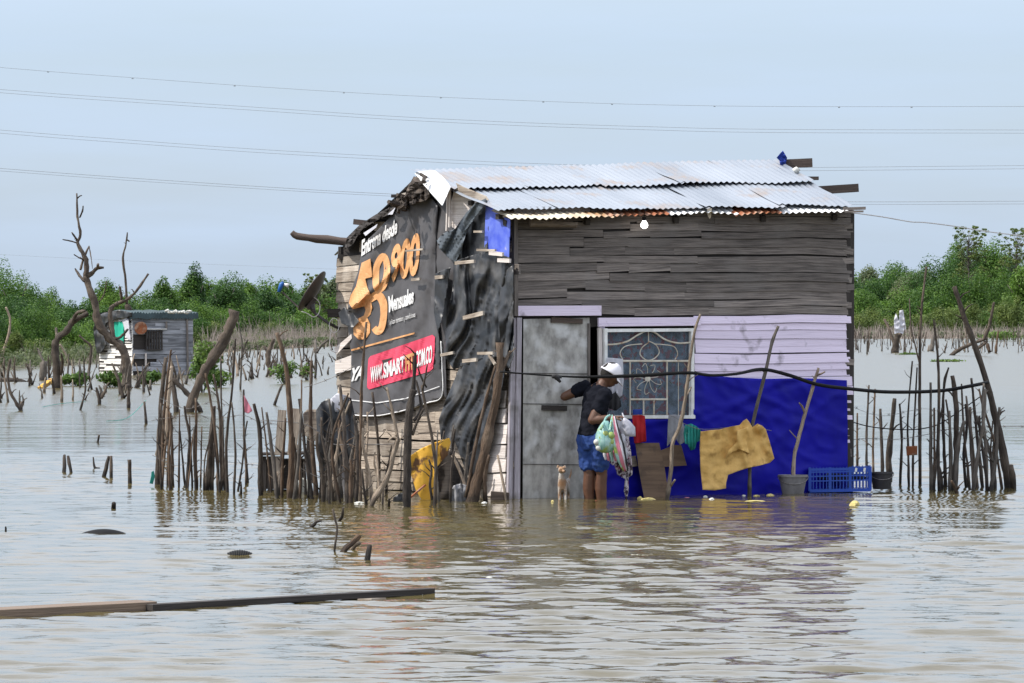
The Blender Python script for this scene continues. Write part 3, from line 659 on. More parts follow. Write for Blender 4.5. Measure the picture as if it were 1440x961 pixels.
def single(name, label, cat, specs, m_, group=None, D=None):
    """one standing thing made of one or more traced limbs"""
    if len(specs) == 1:
        mb = MB(); stick(mb, specs[0][0], specs[0][1], D=D, **(specs[0][2] if len(specs[0]) > 2 else {})); o = build(name, mb, M[m_], smooth=True); tag(o, label, cat, group)
        return o
    D = D or wd(specs[0][0][0][1]); l = at(specs[0][0][0][0], specs[0][0][0][1], D); l.z = 0
    t = thing(name, label, cat, l, group)
    for i, sp in enumerate(specs):
        mb = MB(); kw = dict(sp[2]) if len(sp) > 2 else {}
        if i: kw.setdefault('below', 0); kw.setdefault('ddepth', D * .004)
        else: kw.setdefault('ddepth', 0)
        kw.setdefault('rough', .35)
        stick(mb, sp[0], sp[1], D=D, **kw); build('trunk' if i == 0 else 'branch', mb, M[m_], t, smooth=True)
    return t
single('post', 'thick tall pole leaning out over the right fence and holding up the black hose', 'post',
       [([(1418, 686), (1412, 645), (1401, 592), (1388, 540), (1371, 487), (1356, 446), (1342, 403)], 12, dict(taper=.5, twigs=4))], 'bark')
single('post', 'short split stump at the foot of the tall leaning pole', 'post', [([(1425.5, 687), (1421.6, 654)], 9, dict(taper=.8, twigs=0))], 'bark')
single('post', 'slim stick standing alone left of the fence with a faded red rag on top', 'post', [([(348, 679), (345, 640), (343, 613), (342.5, 548)], 4.5)], 'bark')
single('post', 'thickest dark post standing before the yellow panel', 'post', [([(572.4, 712.7), (572.4, 660), (574, 600), (578, 565), (582, 548)], 12, dict(taper=.85, twigs=0)), ([(581, 553), (583, 520), (584, 496)], 6), ([(582, 592), (592, 578), (590, 555), (585, 535)], 5, dict(twigs=0)), ([(580, 612), (588, 590), (596, 575)], 4)], 'bark_dark')
single('stick', 'pale curved branch propped in the water before the banner', 'stick', [([(522, 712), (536, 687), (547, 665), (553, 640), (560, 618)], 8.5, dict(taper=.7)), ([(560, 620), (552, 580), (544, 545)], 4.5), ([(560, 618), (552, 615), (545, 622)], 4)], 'bark_pale')
single('post', 'slim forked pole just left of the torn black plastic', 'post', [([(611.6, 711), (612, 680), (611.6, 642), (602, 588), (592.7, 542)], 5.5), ([(594, 550), (598, 530), (601, 513)], 3), ([(600, 545), (592, 530), (587, 516)], 2.6)], 'bark')
single('stick', 'pale slanting stick resting across the yellow panel', 'stick', [([(606, 697), (594, 672), (576.5, 642)], 4.5)], 'bark_pale')
single('post', 'thick brown trunk leaning against the front corner of the house', 'post',
       [([(665, 708), (670, 680), (679, 645), (690, 595), (701, 535), (703.5, 482)], 17, dict(taper=.62, twigs=0)), ([(704, 522), (711, 508), (718, 494)], 6), ([(655, 700), (668, 630), (684, 560), (697, 515)], 5, dict(twigs=0)), ([(683, 706), (682, 670), (688, 640)], 6, dict(twigs=0))], 'bark_warm', D=44.2)
single('post', 'crooked branch pole before the window', 'pole', [([(938, 702), (944, 659), (945.7, 626), (957.7, 593), (966, 544.7), (970, 508.5), (977, 466), (985, 442)], 6.5, dict(taper=.55)), ([(943, 684), (949, 675)], 3, dict(twigs=0)), ([(965, 558), (972, 545)], 2.5, dict(twigs=0))], 'bark_pale', D=44.8)
single('post', 'straight pole carrying the yellow foam sheet', 'pole', [([(1054, 700), (1055, 640), (1058, 600), (1062, 581), (1077, 520.6), (1086, 481), (1094.5, 458.7)], 6, dict(taper=.7))], 'bark_grey', D=45.9)
single('post', 'grey branch pole standing in the grey bucket', 'pole', [([(1117.7, 699), (1116, 653), (1122, 620), (1131, 587), (1143, 544.7), (1151, 517.5)], 6, dict(taper=.7)), ([(1131, 580), (1128, 572), (1124, 567)], 3.5, dict(twigs=0)), ([(1150, 528), (1155, 526), (1160, 523)], 3, dict(twigs=0))], 'bark_pale', D=46.1)  # pale bark puts the sunlight on this pole into its colour

# left foreground stumps and posts
ST = [([(90.6, 664), (90.6, 640)], 5.5, 'short black post in the left water, left one of a pair'), ([(100, 665), (97, 650), (95.6, 641.6)], 4.5, 'short black post leaning beside the first black post on the left'),
      ([(146.5, 671), (150, 655), (153, 641.6)], 6, 'short leaning stump in the left water beside an upright grey one'), ([(156, 672), (156.5, 641.6)], 5, 'short upright grey stump touching the leaning stump'),
      ([(183, 681), (182, 646.6)], 6, 'single short dark post between the stumps and the left fence'), ([(160, 716), (160, 708)], 7, 'tiny square post top showing alone in the left water'),
      ([(137.5, 622.6), (139.5, 612)], 3, 'small slanting twig farther out behind the stumps'), ([(516.6, 787), (520, 767.5)], 9, 'stubby brown peg nearest the camera before the house'),
      ([(470, 777), (474, 744), (471, 730), (468, 716)], 3.4, 'thin bent twig standing before the log ends'), ([(205.7, 596), (203, 565)], 4, 'thin post with a green cord in the left water'),
      ([(8, 748), (8, 743)], 2.5, 'tiny twig end at the left edge of the water'), ([(181, 574), (181, 556), (180, 541)], 5, 'short dark post before the foot of the tall dead tree'),
      ([(240, 604), (240, 586)], 8, 'short stout stump behind the left fence')]
for pts_, w_, lb in ST: single('stump', lb, 'stump', [(pts_, w_, dict(taper=.85, twigs=0))], random.choice(['bark_dark', 'bark_dark', 'bark']))
single('driftwood', 'black bent driftwood lying between two pairs of stumps', 'driftwood', [([(140, 659), (133, 657), (131, 643)], 3.5, dict(below=0, twigs=0))], 'bark_dark')
single('log', 'slanting sawn log poking out of the water before the house', 'log', [([(483, 777), (494, 765), (505.5, 753)], 8, dict(taper=.95, twigs=0))], 'bark_warm')
single('log', 'smaller log end just behind the slanting sawn log', 'log', [([(494.5, 774), (505.5, 764)], 6, dict(taper=.95, twigs=0))], 'bark_pale')
single('driftwood', 'dark curved root sticking up near the tangled fence', 'driftwood', [([(477, 734), (481, 727), (482, 714)], 5, dict(twigs=0))], 'bark_dark')
single('driftwood', 'small dark floating root with a raised tip', 'driftwood', [([(437, 741), (442, 738), (446, 734), (452, 733)], 5, dict(twigs=0, below=0, taper=.4))], 'bark_dark')

# ------------------------------------------------------------------ dead trees on the left
single('dead_tree', 'tall bare dead tree with forked top before the small hut', 'dead tree', [
 ([(178, 546), (178.5, 516), (171, 490), (153, 474), (138, 454), (134.7, 432), (128, 410), (120, 388)], 15, dict(taper=.55, twigs=0)),
 ([(120, 390), (122, 370), (116, 355), (109, 341), (113, 330), (109, 305), (108, 272)], 7, dict(taper=.3, twigs=3)),
 ([(109, 342), (98, 339), (88, 337)], 2, dict(twigs=0)), ([(110, 340), (105, 333), (101, 327)], 3, dict(twigs=0)), ([(112, 306), (116, 297), (117, 290)], 2.6, dict(twigs=0)), ([(108, 280), (112, 276), (115, 275)], 2, dict(twigs=0)),
 ([(119, 396), (112, 388), (106, 379)], 4, dict(twigs=1)), ([(121, 392), (128, 385), (137, 377.5), (146, 376.7)], 6.5, dict(taper=.4, twigs=0)), ([(137, 378), (138, 372)], 4, dict(twigs=0)),
 ([(113, 380), (118, 362), (125.6, 346)], 3.5, dict(taper=.5)), ([(125.6, 348), (128, 362), (130, 378)], 1.6, dict(twigs=0)), ([(117, 365), (110, 362), (104, 358)], 2, dict(twigs=0)),
 ([(160, 480), (157, 460), (154.8, 441), (160, 430), (182, 419), (196.7, 403), (208.5, 385)], 7, dict(taper=.45, twigs=2)), ([(160, 477), (170, 474), (180, 463)], 4, dict(twigs=1)), ([(139, 425), (146, 415), (150, 395)], 2, dict(twigs=1))], 'bark')
single('dead_tree', 'thick straight dead trunk with a thin top beside the hut door', 'dead tree', [
 ([(194, 524), (190, 500), (187.5, 480), (184, 450), (178.4, 428)], 17, dict(taper=.4, twigs=0)), ([(178.4, 430), (176.6, 396), (173, 363), (177, 345), (179, 327)], 3.6, dict(taper=.45, twigs=3)), ([(178, 337), (182, 340)], 2, dict(twigs=0)), ([(171, 424), (170, 412), (168, 403)], 4, dict(twigs=0))], 'bark')
single('dead_tree', 'curved dead tree bending right over the water at far left', 'dead tree', [
 ([(80, 546), (81, 520), (77, 490), (82, 475), (94.7, 465), (103, 452), (124, 441)], 14, dict(taper=.45, twigs=0)), ([(80, 478), (79, 462)], 4, dict(twigs=0)), ([(100, 458), (107, 442), (120, 437)], 5, dict(twigs=1)), ([(85, 530), (88, 512), (86, 497)], 4, dict(twigs=0))], 'bark')
single('dead_tree', 'broken leaning dead trunk rising behind the left fence', 'dead tree', [
 ([(266, 580), (278, 543), (287, 522), (300, 503), (315, 478), (324, 458), (331, 437)], 13, dict(taper=1.15, twigs=2)), ([(279, 572), (262, 552), (243, 533)], 8, dict(taper=.8, twigs=1, below=.2)), ([(250, 598), (246, 560), (241, 521)], 9, dict(twigs=1, below=.3))], 'bark')
DT = [
 ('dead_tree', 'forked stump at the left edge of the flood', [([(60, 535), (62, 508)], 11, dict(taper=.9)), ([(62, 510), (57, 500), (53, 490)], 3.5, {})], 'bark_grey'),
 ('dead_tree', 'dark crooked dead sapling at far left before the fallen log', [([(29, 578), (20, 562), (14.6, 552), (11, 530), (14.6, 505)], 5.5, {}), ([(29, 576), (31, 566)], 5, {})], 'bark'),
 ('dead_tree', 'pale bare sapling at the left edge bending right', [([(2, 520), (3.6, 498), (12.7, 468), (14, 447), (8, 432)], 4.5, dict(twigs=4))], 'bark_pale'),
 ('dead_tree', 'thin bent stick before the hut bushes', [([(113, 577), (120, 549), (118.5, 525), (118, 505)], 3.4, dict(twigs=3))], 'bark'),
 ('dead_tree', 'small forked stump in front of the tall dead tree', [([(140, 569), (138, 555), (135, 545)], 5, {}), ([(142, 560), (147, 552), (150, 543)], 5, {})], 'bark'),
 ('dead_tree', 'dead sapling leaning left of the hut wall', [([(124, 530), (127, 505), (127.5, 487), (118, 478), (111, 472)], 4.5, {})], 'bark'),
 ('dead_tree', 'black dead trunk leaning left before the far shore bushes', [([(38.5, 516), (36, 500), (27, 479)], 4.5, {})], 'bark_dark'),
 ('dead_tree', 'pale peeled stick near the curved dead tree', [([(98, 514), (92, 498), (84, 484)], 4, {})], 'bark_pale'),
 ('dead_tree', 'stout dead stump with side shoots in the open water left of the house', [([(379.7, 527), (378, 508), (378, 495), (384.7, 476.5)], 9, dict(taper=.6)), ([(378, 500), (371, 487)], 3, {})], 'bark'),
 ('dead_tree', 'slim leaning stick behind the fence near the stout stump', [([(386, 570), (391, 555), (397, 541)], 4.5, {})], 'bark'),
 ('dead_tree', 'dead stick behind the left fence with a side branch', [([(338, 548), (339, 520), (340, 480), (334, 452)], 3, dict(twigs=3)), ([(339, 505), (345, 485), (349, 478)], 2, {})], 'bark_grey'),
 ('dead_tree', 'short dead stick behind the left fence by the flag stick', [([(325, 540), (323, 520), (319.5, 505)], 3, {})], 'bark'),
 ('dead_tree', 'leaning dead branch between the house and the stout stump', [([(445, 497), (452, 486), (462, 478)], 4, {}), ([(445, 497), (443, 478)], 4, {})], 'bark_grey'),
 ('dead_tree', 'dead trunk crossing another far out right of the house', [([(1338, 500), (1352, 490), (1372, 482), (1388, 476)], 6, {}), ([(1383, 479), (1390, 462), (1395, 440), (1398, 425)], 5, {}), ([(1372, 492), (1384, 484), (1389, 479)], 5, {})], 'bark'),
 ('dead_tree', 'dead stump with a torn white plastic bag right of the house', [([(1258, 496), (1260, 484), (1262, 470)], 12, {}), ([(1258, 486), (1250, 462), (1243, 449)], 4, {}), ([(1262, 480), (1270, 462), (1272, 448)], 4, {})], 'bark'),
 ('dead_tree', 'grey leaning stump behind the fence right of the house', [([(1309, 494), (1312, 480), (1314, 468)], 8, {})], 'bark_grey'),
 ('dead_tree', 'dead stick leaning near the right edge before the wood', [([(1400, 497), (1402, 480), (1404, 465)], 4, {}), ([(1392, 496), (1388, 484)], 5, {})], 'bark_warm'),
 ('dead_tree', 'slim dark bare tree against the wood just right of the house', [([(1229, 470), (1229.5, 440), (1230, 415), (1227, 408)], 2.6, dict(twigs=3))], 'bark_dark'),
]
for nm, lb, sp, m_ in DT: single(nm, lb, 'dead tree', sp, m_)
o = single('log', 'fallen trunk lying in the water at far left', 'log', [([(-12, 537), (12, 536), (45, 540), (76, 541)], 10, dict(below=0, twigs=2))], 'bark')
mb = MB(); mb.bar(at(56, 547, 121), at(73, 535, 123), .12, .10); tag(build('plank', mb, M['yellow_panel']), 'orange yellow plank propped on the fallen trunk at far left', 'plank')

# many little dead sticks standing in the flood: one proto of each shape, then copies
protos = []
for k in range(5):
    mb = MB(); h = 1.0; lx = random.uniform(-.25, .25)
    mb.tube([V((0, 0, -.3)), V((lx * .3, 0, h * .4)), V((lx, .05, h))], [.045, .035, .015], 5, .3, sub=3)
    if k != 2: mb.tube([V((lx * .35, 0, h * .45)), V((lx * .35 + .2 * (1 if k % 2 else -1), 0, h * .8))], [.02, .008], 4)
    if k == 4: mb.tube([V((0, 0, 0)), V((-.2, 0, h * .45))], [.03, .015], 4)
    me_o = build('dead_stick', mb, M[['bark_grey', 'bark', 'bark_pale', 'bark_grey', 'bark'][k]], smooth=True, loc=V((0, 0, 0))); protos.append(me_o)
rs = random.Random(5); first = set()
def sprinkle(n, x0, x1, y0f, y1f, s0, s1, label, group):
    for i in range(n):
        k = rs.randrange(5); px = rs.uniform(x0, x1); py = shore_y(px) + rs.uniform(y0f, y1f) ** 1.0
        p = wat(px, py); o = protos[k] if k not in first else protos[k].copy()
        if k in first: COL.objects.link(o)
        first.add(k); p.z = 0; o.location = p; o.rotation_euler = (rs.uniform(-.15, .15), rs.uniform(-.25, .25), rs.uniform(0, 6.28))
        s = rs.uniform(s0, s1); wd_ = rs.uniform(.5, 1.3); o.scale = (wd_, wd_, s); tag(o, label, 'stick', group)
sprinkle(150, 1198, 1450, 1, 22, .3, 1.7, 'small dead stick standing in the flood right of the house before the wood', 'small dead sticks in the flood right of the house')
sprinkle(110, 250, 478, 2, 44, .2, .95, 'small dead stick standing in the open flood between the small hut and the house', 'small dead sticks between the hut and the house')
sprinkle(80, -5, 250, 3, 52, .15, .75, 'small dead stick in the flood around the small hut at far left', 'small dead sticks around the small hut')

# green bushes standing in the flood
def bush(px, py, wpx, hpx, label, mt='fol_shrub', leaves=900, size=.13, D=None):
    D = D or wd(py); sc = D / F; x = (px - CX) * sc; t = thing('bush', label, 'bush', (x, D, 0))
    h = hpx * sc; v, f, tn = crown_arrays(rng, (0, 0, h * .45), (wpx * sc / 2, wpx * sc * .35, h * .55), 16, leaves, size)
    c = bpy.data.objects.new('foliage', np_mesh('foliage', v, f, M[mt], tone=tn)); COL.objects.link(c); c.parent = t
    mb = MB(); b = V((x, D, -.1))
    for k in range(7): mb.tube([b, b + V((random.uniform(-1, 1) * wpx * sc * .35, random.uniform(-.2, .2), h * random.uniform(.6, .95)))], [.012, .005], 4)
    build('stem', mb, M['bark_grey'], t)
bush(108, 543, 52, 22, 'low green bush left of the small hut'); bush(158, 545, 50, 26, 'low green bush at the foot of the hut before the white wall')
bush(212, 540, 36, 22, 'low green bush under the grey wall of the hut'); bush(285, 552, 60, 78, 'leafy light green shrub growing around the broken leaning trunk', leaves=1300, size=.11)
bush(306, 545, 44, 30, 'small shrub right of the broken leaning trunk', leaves=500, size=.11)
bush(400, 540, 52, 36, 'sparse shrub in the water right of the stout stump', leaves=420, size=.11); bush(100, 503, 30, 26, 'round bright bush on the shore behind the curved dead tree', size=.18)
bush(432, 535, 22, 26, 'tiny leafy shrub near the house in the open flood', leaves=260, size=.10)
bush(1410, 478, 80, 18, 'low yellowish shrub at the water edge far right', 'fol_shrub', 900, .25, D=440)
for px, py, wpx, lb in ((1275, 499, 34, 'patch of floating green weed by the bagged stump'), (1330, 509, 60, 'long patch of floating green weed behind the right fence')):
    D = wd(py); sc = D / F; v, f, tn = crown_arrays(rng, (0, 0, .03), (wpx * sc / 2, wpx * sc / 5, .1), 14, 420, .12)
    o = link('water_weed', np_mesh('water_weed', v, f, M['fol_shrub'], tone=tn), ((px - CX) * sc, D, 0)); tag(o, lb, 'water weed')

# ------------------------------------------------------------------ the small hut far left
def small_hut():
    D0 = wd(528); sc = D0 / F; ca, sa_ = math.cos(R(32)), math.sin(R(32))
    P0 = at(186, 528, D0); P0.z = 0; u = V((ca, sa_, 0)); b = V((-sa_, ca, 0))
    t = thing('small_hut', 'small grey and white plank hut standing in the flood at far left', 'hut', P0)
    Wf, Wl, Hh = 2.25, 2.35, 1.98
    def W_(a, z, off): p = P0 + u * a - b * off; return V((p.x, p.y, z))
    def W2(a, z, off): p = P0 + b * a - u * off; return V((p.x, p.y, z))
    def rows(Wm, L, mt, hh, jit, nm, gaps=()):
        mb = MB(); z = -.1
        while z < Hh - .02:
            h = hh * random.uniform(.75, 1.3); h = min(h, Hh - z); a = 0
            while a < L - .01:
                l = min(L - a, random.uniform(.5, 1.5)); 
                if L - a - l < .3: l = L - a
                if not any(g[0] - .02 < a + l / 2 < g[1] and z < g[2] for g in gaps):
                    d = random.uniform(0, .02); tl = random.uniform(-jit, jit)
                    mb.box8([Wm(a, z, d), Wm(a + l, z + tl, d), Wm(a, z, d - .03), Wm(a + l, z, d - .03), Wm(a, z + h - .008, d - .012), Wm(a + l, z + h - .008 + tl, d - .012), Wm(a, z + h, d - .04), Wm(a + l, z + h, d - .04)], l, .03, h)
                a += l
            z += h
        build(nm, mb, M[mt], t)
    rows(W_, Wf, 'hut_grey', .12, .02, 'front_wall', gaps=((.12, .5, 1.6),))
    rows(W2, Wl, 'hut_white', .085, .01, 'side_wall')
    mb = MB(); mb.box(W_(0, -.1, -.06), u * Wf, b * Wl, V((0, 0, Hh + .05))); build('dark_backing', mb, M['dark_wood'], t)  # dark filling stands in for the unlit inside of the hut
    mb = MB()          # corrugated dark roof, drooping front edge
    n = 70; ring = []
    for k in range(n + 1):
        a = -.15 + (Wf + .3) * k / n; zz = .018 * math.cos(k * 2.2) + .02 * noise.noise(V((a * 3, 0, 0)))
        zz *= 1.6; ring.append([W_(a, Hh - .13 + zz, .10), W_(a, Hh + .07 + zz, .09), W_(a, Hh + .14 + zz, -1.1), W_(a, Hh + .02 + zz, -Wl - .1)])
    bb = len(mb.v)
    for r in ring: mb.v += r
    for k in range(n):
        for j in range(3): mb.face((bb + k * 4 + j, bb + k * 4 + 4 + j, bb + k * 4 + 5 + j, bb + k * 4 + 1 + j))
    build('roof', mb, M['hut_roof'], t)
    dd = D0 - .2
    def fl(p_, D): 
        return p_
    def hp(px, py, off=0): return plane_pt(px, py, P0 - b * off, -b)
    def hs(px, py, off=0): return plane_pt(px, py, P0 - u * off, -u)
    mb = MB(); k1 = [hp(206, 492, .05), hp(227.5, 492, .05)]
    for i in range(7):
        x_ = 206 + 21.5 * i / 6; mb.bar(hp(x_, 492, .05), hp(x_, 465, .05), .05, .03, up=b)
    mb.bar(hp(204, 492, .07), hp(229, 492, .07), .05, .03); mb.bar(hp(204, 466, .07), hp(229, 466, .07), .05, .03)
    build('window_grate', mb, M['dark_wood'], t)
    mb = MB(); mb.bar(hp(205, 528, .06), hp(205, 497, .06), .05, .04, up=b); build('door_post', mb, M['white_wood'], t)
    mb = MB(); mb.bar(hp(234, 452, .06), hp(234, 464, .06), .06, .03, up=b); mb.bar(hp(263, 446, .06), hp(264, 526, .06), .06, .04, up=b); build('corner_post', mb, M['grey_wood'], t)
    mb = MB(); mb.bar(hp(206, 463, .06), hp(234, 463, .06), .07, .03); build('lintel', mb, M['hut_white'], t)
    mb = MB(); mb.tube([hp(198, 461.5, .05), hp(198, 461.5, .10)], [9 * sc, 9 * sc], 20); o = build('round_plate', mb, M['rust_metal'])
    tag(o, 'round rusty brown plate hanging on the small hut beside the tree', 'plate')
    mb = MB(); mb.sheet([(160, 453), (171, 452), (175, 456), (174, 488), (166, 486), (161, 470)], lambda x, y, o_: hs(x, y, o_), 2.5, lambda x, y: .06 + .03 * math.sin(x * 1.4), .01)
    tag(build('curtain', mb, M['green_cloth'], smooth=True), 'bright green cloth hanging in the side opening of the small hut', 'curtain')
    mb = MB(); mb.sheet([(131, 462), (136, 446), (146, 440), (168, 436), (186, 440), (186, 446), (170, 448), (150, 454), (146, 470), (150, 485), (142, 498), (136, 497), (133, 480)], lambda x, y, o_: hs(x, y, o_), 3, lambda x, y: .16 + .08 * noise.noise(V((x * .3, y * .12, 1))), .03)
    tag(build('black_sheet', mb, M['black_plastic'], smooth=True), 'black plastic sheet bunched over the left corner of the small hut', 'plastic sheet')
    mb = MB(); mb.sheet([(146, 457), (160, 447), (176, 444), (181, 450), (184, 480), (178, 476), (172, 452), (160, 453), (150, 462)], lambda x, y, o_: hs(x, y, o_), 3, lambda x, y: .08 + .05 * noise.noise(V((x * .3, y * .2, 9))), .02)
    tag(build('white_sheet', mb, M['white_cloth'], smooth=True), 'white sheet draped around the green cloth on the small hut', 'sheet')
    mb = MB()
    for i in range(9):
        q = at(232 + i * 3.8, 440 + random.uniform(-2, 1.5), D0 + .3); mb.tube([q, q + V((.09, .05, random.uniform(-.05, .06))), q + V((.16, 0, 0))], [.03, .045, .025], 6, .3)
    tag(build('rags', mb, M['litter_white'], smooth=True), 'heap of pale rags lying on the roof of the small hut', 'rags')
small_hut()

# white torn plastic bag on the far stump
D = wd(496); mb = MB()
mb.sheet([(1258, 470), (1257, 450), (1260, 440), (1264, 452), (1265, 437), (1270, 436), (1272, 448), (1274, 462), (1270, 470), (1264, 468)], lambda x, y, o_: at(x, y, D - .3 - o_), 1.5, lambda x, y: .15 * noise.noise(V((x * .3, y * .2, 4))), .05)
tag(build('plastic_bag', mb, M['white_cloth'], smooth=True), 'torn white plastic bag caught on the dead stump right of the house', 'plastic bag')

# ------------------------------------------------------------------ power lines
def line(name, pts, D, r, mat, label, dots=0):
    n = len(pts) - 1; q = []
    a, b = pts[0], pts[-1]
    e0 = V(((pts[0][0] - 300 - CX) / F * D, D, 0)); 
    ext = [(a[0] - 2000, a[1] - (pts[1][1] - a[1]) / (pts[1][0] - a[0]) * 2600), (a[0] - 500, a[1] - (pts[1][1] - a[1]) / (pts[1][0] - a[0]) * 560)] + pts + [(b[0] + 500, b[1] + (b[1] - pts[-2][1]) / (b[0] - pts[-2][0]) * 500), (b[0] + 2200, b[1] - 60)]
    mb = MB(); mb.tube([at(x, y, D) for x, y in ext], r, 5, sub=8)
    for k in range(dots):
        x = 60 + k * 138 + random.uniform(-30, 30)
        for i in range(len(ext) - 1):
            if ext[i][0] <= x < ext[i + 1][0]:
                y = ext[i][1] + (ext[i + 1][1] - ext[i][1]) * (x - ext[i][0]) / (ext[i + 1][0] - ext[i][0]); p = at(x, y, D)
                mb.tube([p + V((-.12, 0, -.1)), p + V((.12, 0, -.1))], .06, 6)
    tag(build(name, mb, mat), label, 'power line', 'power lines across the sky')
line('power_line', [(0, 95), (180, 109), (360, 122), (540, 133), (720, 141), (900, 147), (1100, 150), (1440, 150)], 560, .026, M['cable'], 'highest power line, single and dotted with spacers', 10)
for k, (c_, nm) in enumerate((([(0, 126), (180, 139), (360, 151), (540, 163), (720, 172), (900, 178), (1080, 182), (1440, 183)], 'second'), ([(0, 183), (180, 197), (360, 210), (540, 220), (720, 229), (900, 234), (1080, 236), (1440, 233)], 'third'))):
    line('power_line', c_, 520, .026, M['cable'], 'upper wire of the %s power line pair from the top' % nm)
    line('power_line', [(x, y + 4.5) for x, y in c_], 522, .026, M['cable'], 'lower wire of the %s power line pair from the top' % nm)
line('power_line', [(0, 237), (280, 257), (550, 273), (800, 281), (1200, 284), (1440, 283)], 500, .03, M['cable'], 'upper wire of the lowest power line pair, passing behind the roof')
line('power_line', [(0, 240.5), (280, 260.5), (550, 276), (800, 284.5), (1200, 287.5), (1440, 287)], 502, .026, M['cable'], 'lower wire of the lowest power line pair, passing behind the roof')
line('power_line', [(0, 358), (200, 368), (400, 376), (560, 382)], 800, .02, M['cable'], 'very faint far power line just above the wood')

# ------------------------------------------------------------------ the wooden house
H = thing('wooden_house', 'patched plank house with a corrugated metal roof standing in flood water', 'house', O)
def zf(py, px=900): return front(px, py).z
a_end = fa(1195)
zl = zf(443)                                              # lilac boards below, grey boards above
DOOR = (fa(735), fa(841), -.3, zf(446)); WIN = (fa(849), fa(974), zf(590), zf(461))
def planks(mb, P, a0, a1, z0, z1, rh, joints, openings=(), tilt=.012, jag=.02, ztop=None, drift=0., off=0.):
    z = z0
    while z < z1 - .01:
        h = rh * random.uniform(.78, 1.25)
        if z + h > z1 - .03: h = z1 - z
        cuts = [a0 + random.uniform(-jag, jag * .5)] + sorted(j + random.uniform(-.28, .28) for j in joints if random.random() < .75) + [a1 + random.uniform(-jag, jag)]
        for i in range(len(cuts) - 1):
            segs = [(cuts[i], cuts[i + 1])]
            for (oa, ob, oz0, oz1) in openings:
                if oz0 < z + h * .5 < oz1:
                    ns = []
                    for s0, s1 in segs:
                        if s1 <= oa or s0 >= ob: ns.append((s0, s1))
                        else:
                            if s0 < oa: ns.append((s0, oa))
                            if s1 > ob: ns.append((ob, s1))
                    segs = ns
            for s0, s1 in segs:
                if s1 - s0 < .03: continue
                zt = z + h - random.uniform(-.001, .007)
                if ztop: 
                    if z + h > min(ztop(s0), ztop(s1)) + .02: continue
                t0, t1 = random.uniform(-tilt, tilt) - drift, random.uniform(-tilt, tilt) + drift
                o_ = off + random.uniform(0, .012); n = max(1, int((s1 - s0) / .5)); 
                bo = .013
                prev = None; u0 = random.uniform(0, 30); v0 = random.uniform(0, 9)
                L_ = s1 - s0; b = len(mb.v)
                for k in range(n + 1):
                    f = k / n; a = s0 + L_ * f; w1 = t0 + (t1 - t0) * f + noise.noise(V((a * 1.7, z * 1.5, 3))) * .022; w2 = w1 + noise.noise(V((a * 2.1, z * 9 + 4, 7))) * .006
                    bw = .004 * noise.noise(V((a * 2, z * 5, 1)))
                    mb.v += [P(a, z + w1, o_ + bo + bw), P(a, z + w1, o_ + bw - .004), P(a, zt + w2, o_ + .004 + bw), P(a, zt + w2, o_ - .012 + bw)]
                def q(ix, uvs): mb.face(ix, uvs)
                for k in range(n):
                    c, d = b + k * 4, b + k * 4 + 4; ua, ub = u0 + L_ * k / n, u0 + L_ * (k + 1) / n
                    q((c, d, d + 2, c + 2), [(ua, v0), (ub, v0), (ub, v0 + h), (ua, v0 + h)])
                    q((c + 1, c + 3, d + 3, d + 1), [(ua, v0), (ua, v0 + h), (ub, v0 + h), (ub, v0)])
                    q((c, c + 1, d + 1, d), [(ua, v0), (ua, v0 + .02), (ub, v0 + .02), (ub, v0)]); q((c + 2, d + 2, d + 3, c + 3), [(ua, v0), (ub, v0), (ub, v0 + .02), (ua, v0 + .02)])
                q((b, b + 2, b + 3, b + 1), [(u0, v0), (u0, v0 + h), (u0 + .02, v0 + h), (u0 + .02, v0)])
                e = b + n * 4; q((e, e + 1, e + 3, e + 2), [(u0, v0), (u0 + .02, v0), (u0 + .02, v0 + h), (u0, v0 + h)])
        z += h
mb = MB(); planks(mb, FL, fa(725), a_end, zl + .005, 2.83, .083, [fa(830), fa(900), fa(975)], drift=.006, tilt=.010, jag=.035)
build('front_wall', mb, M['grey_wood'], H)
mb = MB(); planks(mb, FL, fa(978), a_end, .5, zl, .083, [fa(1100)] * 0, tilt=.006, jag=.03)
build('painted_boards', mb, M['lilac_wood'], H)
mb = MB(); planks(mb, FL, fa(842), fa(849.5), .3, zl - .12, 1.3, [], jag=0); build('painted_board', mb, M['lilac_wood'], H)
def bd(name, p, w_, h, mat, par=H, up=None): mb = MB(); mb.bar(p[0], p[1], w_, h, up=up or V((0, 0, 1))); return build(name, mb, M[mat], par, bevel=.003)
bd('lintel', (front(724, 437.5, .05), front(845, 437, .05)), .03, .098, 'lilac_wood')
bd('lintel', (front(841, 451.5, .04), front(985, 450.5, .04)), .03, .06, 'lilac_wood')
bd('lintel', (front(841, 457.8, .045), front(985, 456.5, .045)), .03, .024, 'lilac_wood')
bd('corner_post', (front(726, 715, .045), front(729, 447, .045)), .055, .05, 'grimy_lilac', up=B)
bd('corner_post', (front(716, 715, .03), front(722, 447, .03)), .05, .04, 'grimy_lilac', up=B)
bd('corner_post', (front(724.5, 445, .05), front(724, 303, .05)), .045, .05, 'grey_wood', up=B)
bd('corner_post', (front(1192, 690, -.03), front(1193, 300, -.03)), .09, .09, 'dark_wood', up=B)
bd('door_post', (front(845, 590, .03), front(843, 461, .03)), .04, .03, 'white_wood', up=B)
